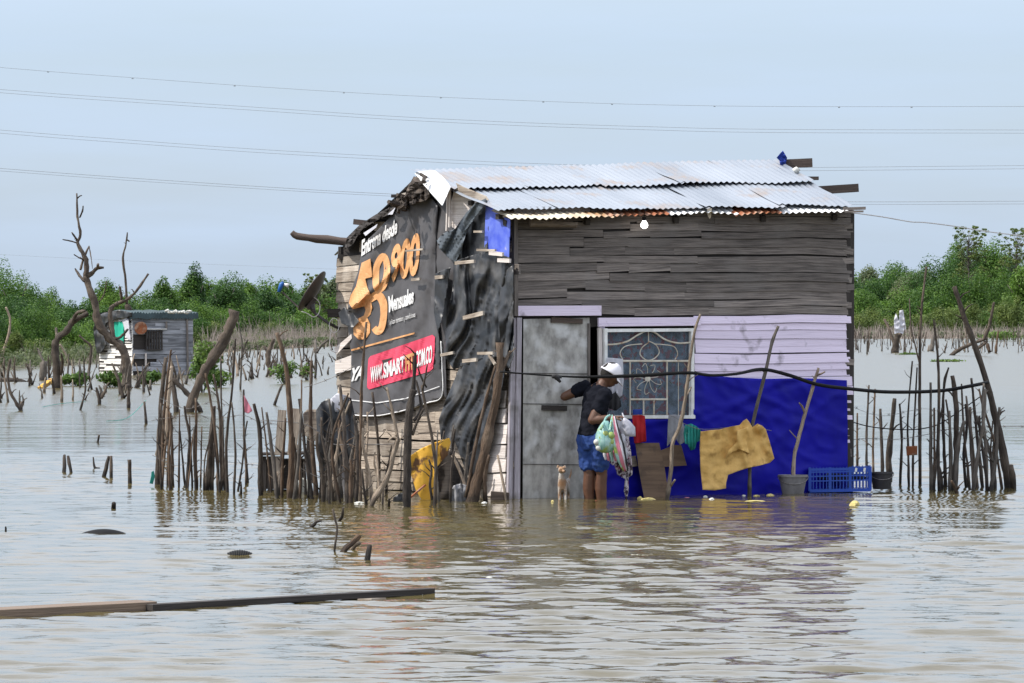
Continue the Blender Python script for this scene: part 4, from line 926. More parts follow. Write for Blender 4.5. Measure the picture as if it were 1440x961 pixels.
# back and right walls, dark backing that stands in for unlit interior behind gaps
def ztop_s(s): return 2.76 + (3.18 - 2.76) * s / 1.93 if s < 1.93 else 3.18 - (3.18 - 2.50) * (s - 1.93) / (HD - 1.93)
mb = MB()
def core(P, poly, n_):
    vs_ = [P(a, z, -.03) for a, z in poly] + [P(a, z, -.05) for a, z in poly]; b = len(mb.v); mb.v += vs_; k = len(poly)
    mb.face([b + i for i in range(k)]); mb.face([b + k + i for i in range(k)][::-1])
    for i in range(k): mb.face((b + i, b + k + i, b + k + (i + 1) % k, b + (i + 1) % k))
for poly in ([(0, zl - .12), (0, 2.8), (HW, 2.8), (HW, zl - .12)], [(0, -.3), (0, zl - .12), (DOOR[0], zl - .12), (DOOR[0], -.3)], [(DOOR[1] + .03, -.3), (DOOR[1] + .03, WIN[2]), (HW, WIN[2]), (HW, -.3)], [(WIN[1], WIN[2]), (WIN[1], zl - .12), (HW, zl - .12), (HW, WIN[2])]):
    core(FL, poly, 0)
core(SL, [(0, -.3), (0, 2.75), (1.93, 3.16), (HD, 2.48), (HD, -.3)], 0)
def BKW(a, z, off): p = O + B * HD + U * a + B * off; return V((p.x, p.y, z))
def RTW(s_, z, off): p = O + U * HW + B * s_ + U * off; return V((p.x, p.y, z))
core(BKW, [(0, -.3), (HW, -.3), (HW, 2.55), (0, 2.5)], 0); core(RTW, [(0, -.3), (0, 2.8), (1.93, 3.25), (HD, 2.5), (HD, -.3)], 0)
build('dark_backing', mb, M['dark_wood'], H)
mb = MB(); planks(mb, BKW, 0, HW, -.1, 2.5, .1, [1.2, 2.5]); build('back_wall', mb, M['grey_wood'], H)
mb = MB(); planks(mb, RTW, 0, HD, -.1, 3.2, .1, [1.2, 2.5], ztop=ztop_s); build('right_wall', mb, M['grey_wood'], H)
mb = MB(); planks(mb, SL, 0, HD, -.1, 3.15, .092, [.45, .9, 1.4, 1.9, 2.4, 2.9, 3.3], ztop=lambda s: ztop_s(s) - .02, tilt=.014, jag=.05)
build('side_wall', mb, M['cream_wood'], H)
mb = MB(); planks(mb, lambda s, z, o_: SL(s, z, o_ + .03), sa(716), sa(686), -.1, 1.05, .12, [], tilt=.01, jag=.03)
build('white_boards', mb, M['white_wood'], H)
# roof
def a_for(px, s):
    k = (px - CX) / F; ca, sn = math.cos(A), math.sin(A); return (k * (O.y + ca * s) - O.x + sn * s) / (ca - k * sn)
def zfor(py, a, s): return CH - (py - HY) / F * (O + U * a + B * s).y
def cor(px, py, s): a = a_for(px, s); p = O + U * a + B * s; return V((p.x, p.y, zfor(py, a, s)))
rL, rR, eL, eR = cor(588, 243, 1.93), cor(1092, 228, 1.93), cor(703, 299, -.14), cor(1197, 291, -.13)
def RP(t, q, off=0):
    p = (rL * (1 - t) + rR * t) * (1 - q) + (eL * (1 - t) + eR * t) * q
    n = (eL - rL).cross(rR - rL).normalized(); n = -n if n.z < 0 else n
    return p + n * off
RW = (rR - rL).length
roof = thing('roof', None, None, (0, 0, 0)); roof.parent = H; roof.location = (0, 0, 0)
def corr_sheet(t0, t1, q0, q1, mat, lift=.0, lift2=0., jag=.0, nq=8, bend=0., parent=roof, name='roof_sheet', RPf=RP, amp=.0085):
    n = max(8, int((t1 - t0) * RW / .0095)); mb = MB(); sd_ = random.uniform(0, 99)
    for k in range(n + 1):
        t = t0 + (t1 - t0) * k / n; ph = t * RW / .076 * 2 * math.pi; jj = jag * noise.noise(V((t * 6, sd_, 0))) + jag * .4 * noise.noise(V((t * 31, sd_, 0)))
        for j in range(nq + 1):
            f = j / nq; q = q0 + (q1 + jj - q0) * f
            o_ = amp * math.cos(ph) + lift + (lift2 * f) + bend * f * f + .012 * noise.noise(V((t * 7, f * 2, sd_))) * (1 + f)
            mb.v.append(RPf(t, q, o_))
            mb.uv
    for k in range(n):
        for j in range(nq):
            a = k * (nq + 1) + j; x0, x1 = (t0 + (t1 - t0) * k / n) * RW, (t0 + (t1 - t0) * (k + 1) / n) * RW
            mb.face((a, a + 1, a + nq + 2, a + nq + 1), [(x0, j / nq), (x0, (j + 1) / nq), (x1, (j + 1) / nq), (x1, j / nq)])
    return build(name, mb, M[mat], parent, smooth=True)
cuts = [-.012, .2, .41, .615, .81, 1.0]
for i in range(5):
    corr_sheet(cuts[i] - .008, cuts[i + 1] + .008, -.01 + random.uniform(-.012, .012), .50 + random.uniform(-.012, .012), 'metal_roof', .026 + .003 * (i % 2), .008, .03)
cuts = [.0, .17, .39, .58, .80, 1.0]
for i in range(5):
    corr_sheet(cuts[i] - .008, cuts[i + 1] + .008, .45, .985 + random.uniform(-.015, .015), 'metal_roof', .004 + .004 * (i % 2), .014, .05, amp=.0065)
for t0, t1, q1, m_, j in ((.005, .30, 1.10, 'old_metal', .10), (.285, .47, 1.045, 'rust_metal', .04), (.46, .66, 1.035, 'white_metal', .05), (.65, .79, 1.05, 'rust_metal', .03), (.78, 1.0, 1.045, 'white_metal', .035)):
    corr_sheet(t0, t1, .86, q1, m_, -.028, -.004, j, 4, 0)
def RB(t, q, off=0):       # back slope
    bL = SL(HD + .15, 2.42); bR = RTW(HD + .15, 2.45, .1); p = (rL * (1 - t) + rR * t) * (1 - q) + (bL * (1 - t) + bR * t) * q; return p + V((0, 0, 1)) * off
for i in range(5): corr_sheet(i * .2 + .005, i * .2 + .2, 0, 1.0, 'metal_roof', .0, 0, .02, 5, RPf=RB)
for q_ in (.03, .3, .6, .93):
    mb = MB(); mb.bar(RP(.01, q_, -.07), RP(.985, q_, -.07), .07, .05); build('purlin', mb, M['dark_wood'], roof)
for t_ in (.03, .25, .5, .75, .96):
    mb = MB(); mb.bar(RP(t_, .03, -.12), RP(t_, .98, -.12), .05, .06); build('rafter', mb, M['dark_wood'], roof)
mb = MB(); mb.sheet([(583, 244), (588, 241), (612, 240), (624, 250), (634, 263), (622, 290), (606, 272), (594, 258)], lambda x, y, o_: side(x, y, o_), 4, lambda x, y: .06 + .007 * (y - 240) + .012 * math.sin(x * .5), .006)
build('gable_flashing', mb, M['white_metal'], roof, smooth=True)
mb = MB(); mb.sheet([(558, 296), (562, 280), (569, 276), (574, 262), (582, 248), (588, 250), (600, 266), (606, 276), (598, 282), (580, 288), (570, 293)], lambda x, y, o_: side(x, y, o_), 4, lambda x, y: .14 + .12 * noise.noise(V((x * .15, y * .15, 2))), .3)
for k in range(40):
    f = random.random(); c = side(560 + 40 * f, 288 - 34 * f + random.uniform(-8, 12), random.uniform(.05, .3)); mb.tube([c, c + V((random.uniform(-.1, .1), random.uniform(-.1, .1), random.uniform(-.06, .06)))], random.uniform(.01, .025), 5, .4)
build('gable_thatch', mb, M['bark_dark'], roof)
mb = MB(); mb.sheet([(484, 352), (488, 334), (506, 316), (528, 302), (546, 293), (560, 278), (564, 288), (548, 301), (526, 312), (507, 325), (496, 344)], lambda x, y, o_: side(x, y, o_), 4, lambda x, y: .12 + .05 * noise.noise(V((x * .2, y * .2, 5))), .12)
build('verge_strip', mb, M['dark_wood'], roof)
mb = MB(); mb.sheet([(511, 328), (522, 321), (531, 315), (529, 320), (514, 332)], lambda x, y, o_: side(x, y, o_), 4, lambda x, y: .2, .02); mb.sheet([(545, 302), (556, 292), (552, 302)], lambda x, y, o_: side(x, y, o_), 4, lambda x, y: .2, .02)
build('verge_rag', mb, M['white_cloth'], roof)
DB = 48.3
mb = MB(); mb.tube([at(410, 327, DB), at(418, 332, DB), at(445, 335.5, DB), at(495, 341, DB), at(540, 343, DB)], [.028, .036, .04, .045, .045], 8, .2, sub=3); build('beam', mb, M['brown_wood'], H, smooth=True)
def beam(p, q, D, w_, h, mat='dark_wood', D2=None): mb = MB(); mb.bar(at(*p, D), at(*q, D2 or D), w_, h); return build('beam', mb, M[mat], H)
beam((497, 312), (525, 315), 48.2, .1, .055, 'brown_wood'); beam((550, 276), (580, 276), 47, .08, .03); beam((475, 361), (492, 362), 48.2, .08, .045); beam((480, 367), (492, 367), 48.2, .06, .03)
mb = MB(); mb.bar(at(461, 441, 48.3), at(488, 440, 48.3), .2, .09); build('beam', mb, M['dark_wood'], H)
beam((1097, 231), (1142, 229), 48.6, .12, .09, 'brown_wood'); beam((1125, 251), (1151, 251), 48.2, .1, .035, 'brown_wood'); beam((1150, 268), (1205, 264.5), 47.7, .12, .085, 'brown_wood', 47.8); beam((1186, 294), (1217, 293), 46.7, .1, .028, 'grey_wood'); beam((1186, 298), (1214, 297.5), 46.6, .08, .018, 'grey_wood')
mb = MB(); mb.tube([FL(.1, 2.675, .16), FL(.60, 2.66, .20)], [.034, .03], 8, .35, sub=3); build('beam', mb, M['bark_pale'], H, smooth=True)
mb = MB(); mb.bar(front(713, 304.5, .12), front(733, 305, .1), .14, .018); build('beam', mb, M['cream_wood'], H)
mb = MB(); mb.sheet([(994, 293), (1001, 293), (1000, 305), (998, 308), (995, 303)], lambda x, y, o_: front(x, y, o_), 4, lambda x, y: .1, .01); build('eave_scrap', mb, M['old_metal'], H)
bd('board', (side(712, 379, .05), side(731, 379, .05)), .02, .1, 'grey_wood')
# ragged ends of boards at the right corner
mb = MB()
for y_ in (318, 352, 368, 392, 405, 430, 508):
    mb.bar(front(1184, y_, -.005), front(1197 + random.uniform(-1, 4), y_ + random.uniform(-3, 3), .02), .02, .06)
build('broken_boards', mb, M['grey_wood'], H)
# door
D_ = thing('door', None, None, (0, 0, 0)); D_.parent = H
mb = MB(); mb.sheet([(736, 449), (829, 447), (828, 700), (826, 725), (735, 725)], lambda x, y, o_: front(x, y, o_), 9, lambda x, y: .012 + .008 * noise.noise(V((x * .02, y * .02, 3))), .035); build('door_panel', mb, M['door'], D_)
for p, q, w_, m_ in (((775, 450), (819, 452), .05, 'brown_wood'), ((828, 455), (828, 700), .02, 'grey_wood'), ((762, 573.5), (797, 574.5), .05, 'dark_wood')):
    mb = MB(); mb.bar(front(*p, .03), front(*q, .03), .015 if p[0] != q[0] else w_, w_ if p[0] != q[0] else .02, up=V((0, 0, 1)) if p[0] != q[0] else B); build('patch_board' if m_ == 'dark_wood' else 'door_rail', mb, M[m_], D_)
for y_ in (525, 568, 653):
    mb = MB(); mb.bar(front(736, y_, .022), front(828, y_ + 1, .022), .004, .006); build('seam', mb, M['dark_wood'], D_)
# window
Wn = thing('window', None, None, (0, 0, 0)); Wn.parent = H
def fb(name, p, q, w_, d, mat, off, par): mb = MB(); v = p[0] == q[0] or abs(p[0] - q[0]) < 5; mb.bar(front(*p, off), front(*q, off), d if not v else w_, w_ if not v else d, up=V((0, 0, 1)) if not v else B); return build(name, mb, M[mat], par)
fr = thing('frame', None, None, (0, 0, 0)); fr.parent = Wn
mb = MB()
for p, q in (((848, 465), (976, 464)), ((848, 586.5), (976, 586.5))): mb.bar(front(*p, .045), front(*q, .045), .05, .032)
for p, q in (((850.5, 589), (850.5, 462)), ((972.5, 589), (972.5, 462))): mb.bar(front(*p, .046), front(*q, .046), .034, .05, up=B)
bpy.data.objects.remove(fr); build('frame', mb, M['white_paint'], Wn)
mb = MB()
def gb(p, q, r=.008): mb.tube([front(*p, .04), front(*q, .04)], r, 6)
gb((853, 508), (971, 508), .011); gb((886, 508), (886, 587)); gb((938, 508), (938, 587)); gb((886, 562), (938, 562), .01); gb((905, 562), (905, 587)); gb((919.5, 562), (919.5, 587)); gb((954, 510), (954, 587), .004)
def gc(pts, r=.006, off=.045): mb.tube([front(x, y, off) for x, y in pts], r, 6, sub=5)
gc([(853, 485), (868, 484), (883, 480), (894, 473), (905, 467), (912, 465.5), (921, 468), (932, 476), (944, 481), (957, 483), (970, 482)], .009)
gc([(912, 466), (912, 482)], .005); gc([(912, 482), (903, 489), (900, 498), (906, 505), (913, 507), (922, 503), (927, 495), (922, 485), (912, 480)], .005)
gc([(903, 484), (890, 485), (878, 488), (872, 497), (876, 506)], .005); gc([(920, 484), (934, 485), (948, 488), (953, 498), (949, 506)], .005)
for k in range(9):
    an = k * .698 + .3; c = (911, 533); gc([(c[0] + 4 * math.cos(an), c[1] + 4 * math.sin(an)), (c[0] + 13 * math.cos(an + .2), c[1] + 14 * math.sin(an + .2)), (c[0] + 20 * math.cos(an + .05), c[1] + 22 * math.sin(an + .05)), (c[0] + 17 * math.cos(an - .25), c[1] + 19 * math.sin(an - .25))], .003)
mb.tube([front(911, 533, .04), front(911, 533, .055)], .028, 12)
build('grille', mb, M['cream_paint'], Wn)
mb = MB(); mb.sheet([(852, 464), (972, 464), (972, 588), (852, 588)], lambda x, y, o_: front(x, y, o_), 60, lambda x, y: .014, .004); build('pane', mb, M['glass'], Wn)
mb = MB(); mb.sheet([(852, 466), (972, 466), (972, 589), (852, 589)], lambda x, y, o_: front(x, y, o_), 3, lambda x, y: -.07 + .016 * math.sin(x * .42 + math.sin(y * .03)) , .004)
c_ = build('curtain', mb, M['curtain'], Wn, smooth=True)
mb = MB()
for k in range(60):
    c = front(random.uniform(855, 970), random.uniform(470, 586), -.045); mb.tube([c, c + V((random.uniform(-.03, .03), 0, random.uniform(-.03, .03)))], .005, 5)
build('leaf_print', mb, M['curtain_leaf'], c_)

# ------------------------------------------------------------------ advertising banner on the left wall
def wr(x, y):      # folds of the banner
    f = math.sin((x * .16 + y * .035)) * .010 + .035 * abs(noise.noise(V((x * .045, y * .012, 1.3)))) + .02 * abs(noise.noise(V((x * .11 + y * .05, y * .02, 8))))
    crease = .05 * math.exp(-((y - (428 - .9 * (x - 500))) / 7.0) ** 2) if x < 560 else 0
    crease += .022 * math.exp(-((x - (556 - .133 * (y - 303))) / 2.6) ** 2) * (1 if y < 400 else math.exp(-((y - 400) / 20) ** 2)) + .016 * math.exp(-((x - (615 - .118 * (y - 289))) / 2.5) ** 2) + .010 * math.exp(-((x - (575 - .05 * (y - 300))) / 3) ** 2)
    bag = .05 * math.exp(-((x - 497) / 12) ** 2) * math.exp(-((y - 415) / 45) ** 2)
    return .055 + f + crease + bag
BN = thing('advertising_banner', 'large dark advertising banner with orange and white lettering hung on the left wall', 'banner', side(560, 560, .1))
mb = MB()
mb.sheet([(560, 293), (572, 286), (598, 271), (606, 277), (616, 290), (613, 350), (612, 420), (618, 480), (622, 558), (600, 567), (570, 577), (548, 582), (530, 585), (510, 585), (490, 583), (493, 540), (494, 500), (488, 450), (490, 425), (497, 400), (503, 384), (507, 362), (511, 343), (530, 325)],
         side, 4, wr, .004)
build('fabric', mb, M['banner'], BN, smooth=True)
def printed(name, outline=None, text=None, quad=None, mat='white_print', bold=.0, lift=.012, step=3, fontshear=0, skew=None):
    if text:
        cu = bpy.data.curves.new('t', 'FONT'); cu.body = text; cu.size = 1; cu.offset = bold; cu.shear = fontshear; cu.resolution_u = 4; cu.space_character = .95
        to = bpy.data.objects.new('t', cu); COL.objects.link(to); bpy.context.view_layer.update()
        me = to.evaluated_get(bpy.context.evaluated_depsgraph_get()).to_mesh()
        vv = [(v.co.x, v.co.y) for v in me.vertices]; ff = [list(p.vertices) for p in me.polygons]; to.to_mesh_clear()
        bpy.data.objects.remove(to); bpy.data.curves.remove(cu)
        x0, x1 = min(v[0] for v in vv), max(v[0] for v in vv); y0, y1 = min(v[1] for v in vv), max(v[1] for v in vv)
        TL, TR, BR, BL = quad; out_ = []
        for x, y in vv:
            u_, v_ = (x - x0) / (x1 - x0), (y - y0) / (y1 - y0)
            px = (BL[0] * (1 - u_) + BR[0] * u_) * (1 - v_) + (TL[0] * (1 - u_) + TR[0] * u_) * v_
            py = (BL[1] * (1 - u_) + BR[1] * u_) * (1 - v_) + (TL[1] * (1 - u_) + TR[1] * u_) * v_
            if skew: px, py = skew(px, py)
            out_.append((px, py))
        vs_, fs = cut_poly(None, step, (out_, ff))
    else: vs_, fs = cut_poly([outline], step)
    mb = MB(); mb.mapped(vs_, fs, side, lambda x, y: wr(x, y) + lift, .002); return build(name, mb, M[mat], BN, smooth=False)
printed('lettering', text='Entrena desde', quad=[(509, 338), (559.6, 306), (558, 329), (508, 361)], bold=.035)
def sk59(x, y): 
    k = max(0, min(1, (y - 395) / 40)); return x - 7 * math.sin(k * math.pi), y
def zpt(X, Y): return (464 + X / 3.598, 211 + Y / 3.598)
def stroke(name, pts, wid, mat, closed=False):
    P_ = [V((*zpt(*p), 0)) for p in pts]; n = len(P_); q = []; wq = []
    seg_ = n if closed else n - 1
    for i in range(seg_):
        p0, p1, p2, p3 = [P_[(i + k) % n] if closed else P_[min(max(i + k, 0), n - 1)] for k in (-1, 0, 1, 2)]
        for k in range(6):
            t = k / 6; q.append(.5 * ((2 * p1) + (p2 - p0) * t + (2 * p0 - 5 * p1 + 4 * p2 - p3) * t * t + (3 * p1 - p0 - 3 * p2 + p3) * t ** 3)); wq.append(wid[i] * (1 - t) + wid[(i + 1) % n] * t)
    if not closed: q.append(P_[-1]); wq.append(wid[-1])
    vs_, fs = [], []; m_ = len(q)
    for i in range(m_):
        d = (q[(i + 1) % m_] - q[i - 1]) if closed else (q[min(i + 1, m_ - 1)] - q[max(i - 1, 0)]); d.normalize(); nn = V((-d.y, d.x, 0)) * wq[i] / 3.598 / 2
        for f in (-1, -.33, .33, 1): vs_.append(((q[i] + nn * f).x, (q[i] + nn * f).y))
    for i in range(m_ if closed else m_ - 1):
        j = (i + 1) % m_
        for k in range(3): fs.append([i * 4 + k, j * 4 + k, j * 4 + k + 1, i * 4 + k + 1])
    mb = MB(); mb.mapped(vs_, fs, side, lambda x, y: wr(x, y) + .007, .002); return build(name, mb, M[mat], BN)
printed('numeral', outline=[zpt(*p) for p in ((160, 572), (204, 550), (214, 642), (178, 652), (190, 700), (212, 745), (182, 790), (115, 806), (95, 775), (105, 735), (132, 690))], mat='orange_print', step=3)
printed('numeral', outline=[zpt(*p) for p in ((168, 772), (206, 762), (214, 800), (205, 832), (188, 850), (203, 880), (203, 925), (180, 958), (145, 960), (120, 935), (118, 895), (140, 855), (172, 838), (180, 810))], mat='orange_print', step=3, lift=.008)
stroke('numeral', [(232, 655), (238, 585), (268, 538), (287, 575), (285, 645), (262, 698), (238, 700)], [34, 32, 32, 32, 32, 34, 34], 'orange_print', True)
stroke('numeral', [(200, 760), (240, 735), (268, 770), (272, 830), (262, 895), (242, 918), (222, 900)], [30, 44, 40, 34, 34, 38, 30], 'orange_print')
printed('lettering', text='900', quad=[(551, 347), (592, 324), (588, 388), (548, 399)], mat='orange_print', bold=.04)
printed('lettering', text='Mensuales', quad=[(546, 417), (582, 404), (581.5, 427), (547, 440)], bold=.035)
printed('lettering', text='*Aplican términos y condiciones', quad=[(546, 450), (584, 438), (584, 448), (546, 460)], bold=.0, step=8)
printed('rule', outline=[(494, 491.5), (583, 467.5), (583, 469.8), (494, 494)], mat='orange_print')
printed('web_strip', outline=[(521, 501), (608, 471), (611.5, 474), (611, 497), (609, 518), (606, 522), (519, 548), (516, 545), (517, 520), (518, 505)], mat='pink_print', lift=.008)
printed('lettering', text='WWW.', quad=[(521, 517), (538, 511), (538, 533), (521, 539)], bold=.035, lift=.017)
printed('lettering', text='SMART', quad=[(539, 511), (569, 500), (569, 523), (539, 533)], bold=.035, lift=.017)
printed('lettering', text='FIT', quad=[(570, 500), (582, 495.5), (582, 519), (570, 523)], mat='orange_print', bold=.035, lift=.017)
printed('lettering', text='.COM.CO', quad=[(583, 495), (608, 485), (607, 510), (583, 518.5)], bold=.035, lift=.017)
printed('lettering', text='YA', quad=[(495, 518), (512, 513), (510, 533), (493, 537)], bold=.05, fontshear=.3)
printed('hem', outline=[(492, 562), (530, 566), (570, 560), (618, 543), (618, 544.2), (570, 561.4), (530, 567.4), (492, 563.4)], mat='white_print')
mb = MB()
for p in ((490, 583), (510, 585), (530, 585), (548, 582), (570, 577), (600, 567), (622, 558)): pass
mb.tube([side(x, y, wr(x, y) + .004) for x, y in ((490, 583), (510, 585), (530, 585), (548, 582), (570, 577), (600, 567), (621, 558), (622, 520), (620, 480))], .007, 6, .3, sub=6); build('rope_hem', mb, M['white_print'], BN, smooth=True)
mb = MB(); mb.sheet([(537, 507), (552, 503), (545, 508), (547, 520), (546, 530), (541, 522), (539, 514)], side, 4, lambda x, y: wr(x, y) + .014, .003); tag(build('tear', mb, M['dark_wood'], BN), 'dark patch standing in for a hole in the pink strip')  # brown patch laid over the print where a hole shows dark wood
def batten(px, py, w_, h, ang=0, mat='cream_wood', off=.13):
    mb = MB(); dx = w_ / 2 * math.cos(ang); dy = w_ / 2 * math.sin(ang); mb.bar(side(px - dx, py + dy, off), side(px + dx, py - dy, off), .02, h / 145); return mb
for px, py, w_, h, an, lb in ((583, 352, 25, 2.6, .1, 'thin pale batten nailed across the orange zeros of the banner'), (585, 393, 12, 3.6, .1, 'short pale batten nailed below the orange zeros')):
    tag(build('batten', batten(px, py, w_, h, an), M['cream_wood']), lb, 'batten')

# ------------------------------------------------------------------ plastic sheets on the left wall
def crumple(seed, amp=.06, fx=.05, fy=.016, base=.09, sl=0.):
    def f(x, y):
        u_, v_ = x + sl * y, y
        wob = 22 * noise.noise(V((x * .016, y * .011, seed + 11))); u_ += wob
        a = abs(noise.noise(V((u_ * fx, v_ * fy * .45, seed)))); b = 1 - abs(noise.noise(V((u_ * fx * 1.9 + 5, v_ * fy * .7, seed + 3)))) * 2; c = noise.noise(V((x * .09, y * .06, seed + 7)))
        return base + amp * (1.7 * a + .34 * max(0, b) ** 3 + .10 * (1 - abs(noise.noise(V((u_ * fx * 4 + 2, v_ * fy * 1.6 + u_ * .03, seed + 5)))) * 2) ** 4 + .15 * c)
    return f
def psheet(name, poly, mat, label, seed, cat='plastic sheet', th=.004, step=2.2, fn=side, **kw):
    mb = MB(); mb.sheet(poly, fn, step, crumple(seed, **kw), th); return tag(build(name, mb, M[mat], smooth=True), label, cat)
psheet('plastic_sheet', [(612, 288), (626, 264), (632, 262), (640, 300), (638, 340), (640, 380), (636, 440), (626, 480), (628, 560), (618, 556), (612, 480), (606, 420), (610, 350)], 'banner', 'narrow dark grey strip of sheeting between the banner and the torn black plastic', 31, amp=.02, base=.04)
psheet('plastic_sheet', [(681, 282), (688, 300), (685, 355), (660, 365), (640, 372), (646, 345), (655, 320), (668, 300)], 'black_plastic', 'black plastic patch left of the blue painted panel under the roof', 32, base=.06)
psheet('plastic_sheet', [(683, 279), (686, 284), (668, 306), (655, 330), (648, 355), (640, 370), (630, 362), (618, 350), (614, 338), (624, 328), (640, 322), (655, 300), (668, 286)], 'grey_plastic', 'grey tarpaulin twisted into a hanging fold below the gable', 33, amp=.07, base=.14, sl=.6, fx=.075, fy=.022)
psheet('plastic_sheet', [(638, 368), (668, 358), (688, 353), (716, 362), (722, 380), (722, 445), (718, 480), (712, 505), (690, 500), (660, 512), (638, 520), (624, 500), (628, 450), (636, 410)], 'black_plastic', 'large torn black plastic sheet covering the middle of the left wall', 34, amp=.075, base=.09, sl=.25)
psheet('plastic_sheet', [(664, 503), (690, 498), (712, 508), (704, 560), (690, 620), (668, 690), (652, 655), (640, 622), (620, 618), (617, 590), (628, 560), (645, 520)], 'black_plastic', 'lower black plastic sheet hanging to the water by the leaning trunk', 35, amp=.065, base=.09, sl=.3)
psheet('plastic_sheet', [(612, 385), (622, 380), (634, 376), (630, 400), (624, 440), (616, 470), (610, 440)], 'black_plastic', 'small black flap of plastic beside the banner edge', 36, amp=.06, base=.1)
psheet('plastic_sheet', [(706, 385), (722, 372), (723, 500), (716, 520), (706, 500), (700, 440)], 'black_plastic', 'dark strip of plastic folded round the front corner', 37, amp=.07, base=.11)
psheet('painted_panel', [(683, 283), (700, 295), (718, 309), (717, 340), (716, 368), (706, 366), (703, 358), (681, 353), (682, 320)], 'blue_paint', 'peeling bright blue panel high on the left wall at the front corner', 38, 'panel', amp=.015, base=.10, th=.012)
psheet('fibre_sheet', [(645, 262), (652, 268), (672, 272), (685, 280), (668, 292), (662, 318), (648, 330), (634, 318), (634, 285), (638, 270)], 'white_wood', 'pale torn card filling the gable above the grey tarpaulin', 39, 'card', amp=.03, base=.05, th=.006)
psheet('fibre_sheet', [(641, 257), (652, 263), (684, 276), (688, 282), (676, 283), (655, 276), (645, 270)], 'cream_wood', 'brown cardboard strip tucked under the roof edge at the gable', 40, 'card', amp=.02, base=.12, th=.006)
psheet('plastic_sheet', [(476, 440), (484, 432), (496, 440), (505, 452), (496, 462), (480, 455)], 'black_plastic', 'black pocket of plastic sagging at the back edge of the banner', 41, amp=.05, base=.12)
for i, (px, py, w_, h, an, lb) in enumerate(((684, 352, 26, 3, -.02, 'upper pale batten holding the black plastic'), (698, 357, 19, 5.5, -.1, 'white batten just below the blue panel, left piece'), (709, 366.5, 17, 5.5, -.05, 'white batten just below the blue panel, right piece by the corner'),
                                       (654, 369, 27, 4.5, .1, 'pale batten nailed across the black plastic under the grey fold'), (666, 444, 29, 6, .25, 'slanting pale batten in the middle of the black plastic'), (618, 390, 11, 5, .1, 'short pinkish batten at the right edge of the banner'),
                                       (683, 497, 22, 4, .02, 'pale batten above the leaning trunk'), (661, 507, 20, 5, .1, 'long pale batten low on the black plastic'), (692, 506, 16, 3.5, -1.0, 'slanting pale lath beside the leaning trunk'), (673, 326, 12, 3, 0, 'tiny pale batten left of the blue panel'),
                                       (629, 498, 18, 4, .2, 'pale batten at the lower right of the banner'))):
    tag(build('batten', batten(px, py, w_, h, an, off=.25 if i in (3, 4, 6, 7, 8) else .16), M['white_wood' if i in (1, 2) else 'cream_wood']), lb, 'batten')
for x0, y0, x1, y1 in ((630, 262, 628, 325), (633, 262, 632, 320)): mb = MB(); mb.bar(side(x0, y0, .1), side(x1, y1, .1), .015, .02, up=B); build('lath', mb, M['white_wood'], H)
mb = MB(); mb.sheet([(471, 508), (494, 500), (494, 520), (471, 526)], side, 8, lambda x, y: .07, .02); mb.sheet([(470, 490), (494, 470), (495, 476), (472, 500)], side, 8, lambda x, y: .1, .02); build('white_board', mb, M['white_wood'], H)

# ------------------------------------------------------------------ satellite dish
DD = 48.15; cdish = at(441, 411, DD); nrm = V((-.80, .17, .53)).normalized()
SD = thing('satellite_dish', 'dark satellite dish with a blue receiver at the left edge of the house', 'satellite dish', at(478, 462, DD))
xx = nrm.cross(V((0, 1, 0))).normalized(); yy = nrm.cross(xx).normalized()
mb = MB(); Rd = .238; rings = []
for sgn, rr in [(1, [0.02, .25, .5, .75, .92, 1.0]), (-1, [1.0, .92, .75, .5, .25, .02])]:
    for r_ in rr: rings.append([cdish + (xx * math.cos(k * math.pi / 18) * 1.02 + yy * math.sin(k * math.pi / 18) * .94) * Rd * r_ + nrm * (.05 * r_ * r_ - .03 + (.006 if sgn > 0 else -.004)) for k in range(36)])
mb.loft(rings); build('dish', mb, M['dish'], SD, smooth=True)
mb = MB(); mb.tube([at(424, 437, DD - .05), at(397, 411, DD)], .009, 6); build('arm', mb, M['bark_grey'], SD)
L_ = thing('receiver', None, None, (0, 0, 0)); L_.parent = SD
bpy.data.objects.remove(L_); mb = MB(); mb.tube([at(392, 411, DD), at(396, 400, DD), at(399, 398, DD)], [.018, .026, .02], 8); rc = build('receiver', mb, M['lnb'], SD, smooth=True)
mb = MB(); mb.tube([at(399, 400, DD), at(406, 402, DD)], [.012, .024], 10); build('feed_horn', mb, M['white_paint'], rc, smooth=True)
mb = MB(); mb.tube([at(437, 421, DD + .05), at(440, 436, DD), at(443, 441, DD), at(462, 455, DD), at(484, 466, DD + .1)], [.035, .03, .016, .016, .016], 7); mb.bar(at(432, 434, DD), at(442, 420, DD + .03), .05, .05); build('bracket', mb, M['dish'], SD)
mb = MB(); mb.tube([at(424, 438, DD - .1), at(432, 441, DD - .12), at(441, 446, DD - .12), at(448, 441, DD - .1), at(450, 430, DD - .08), at(447, 423, DD), at(441, 418, DD)], .0045, 5, sub=6)
mb.tube([at(470 + 7 * math.cos(k * .7), 458 + 10 * math.sin(k * .7), DD - .1) for k in range(11)], .004, 5, sub=3); mb.tube([at(466, 462, DD - .1), at(464, 490, DD - .1), at(478, 500, DD), at(492, 520, DD)], .004, 5, sub=4); build('cable', mb, M['white_cable'], SD)

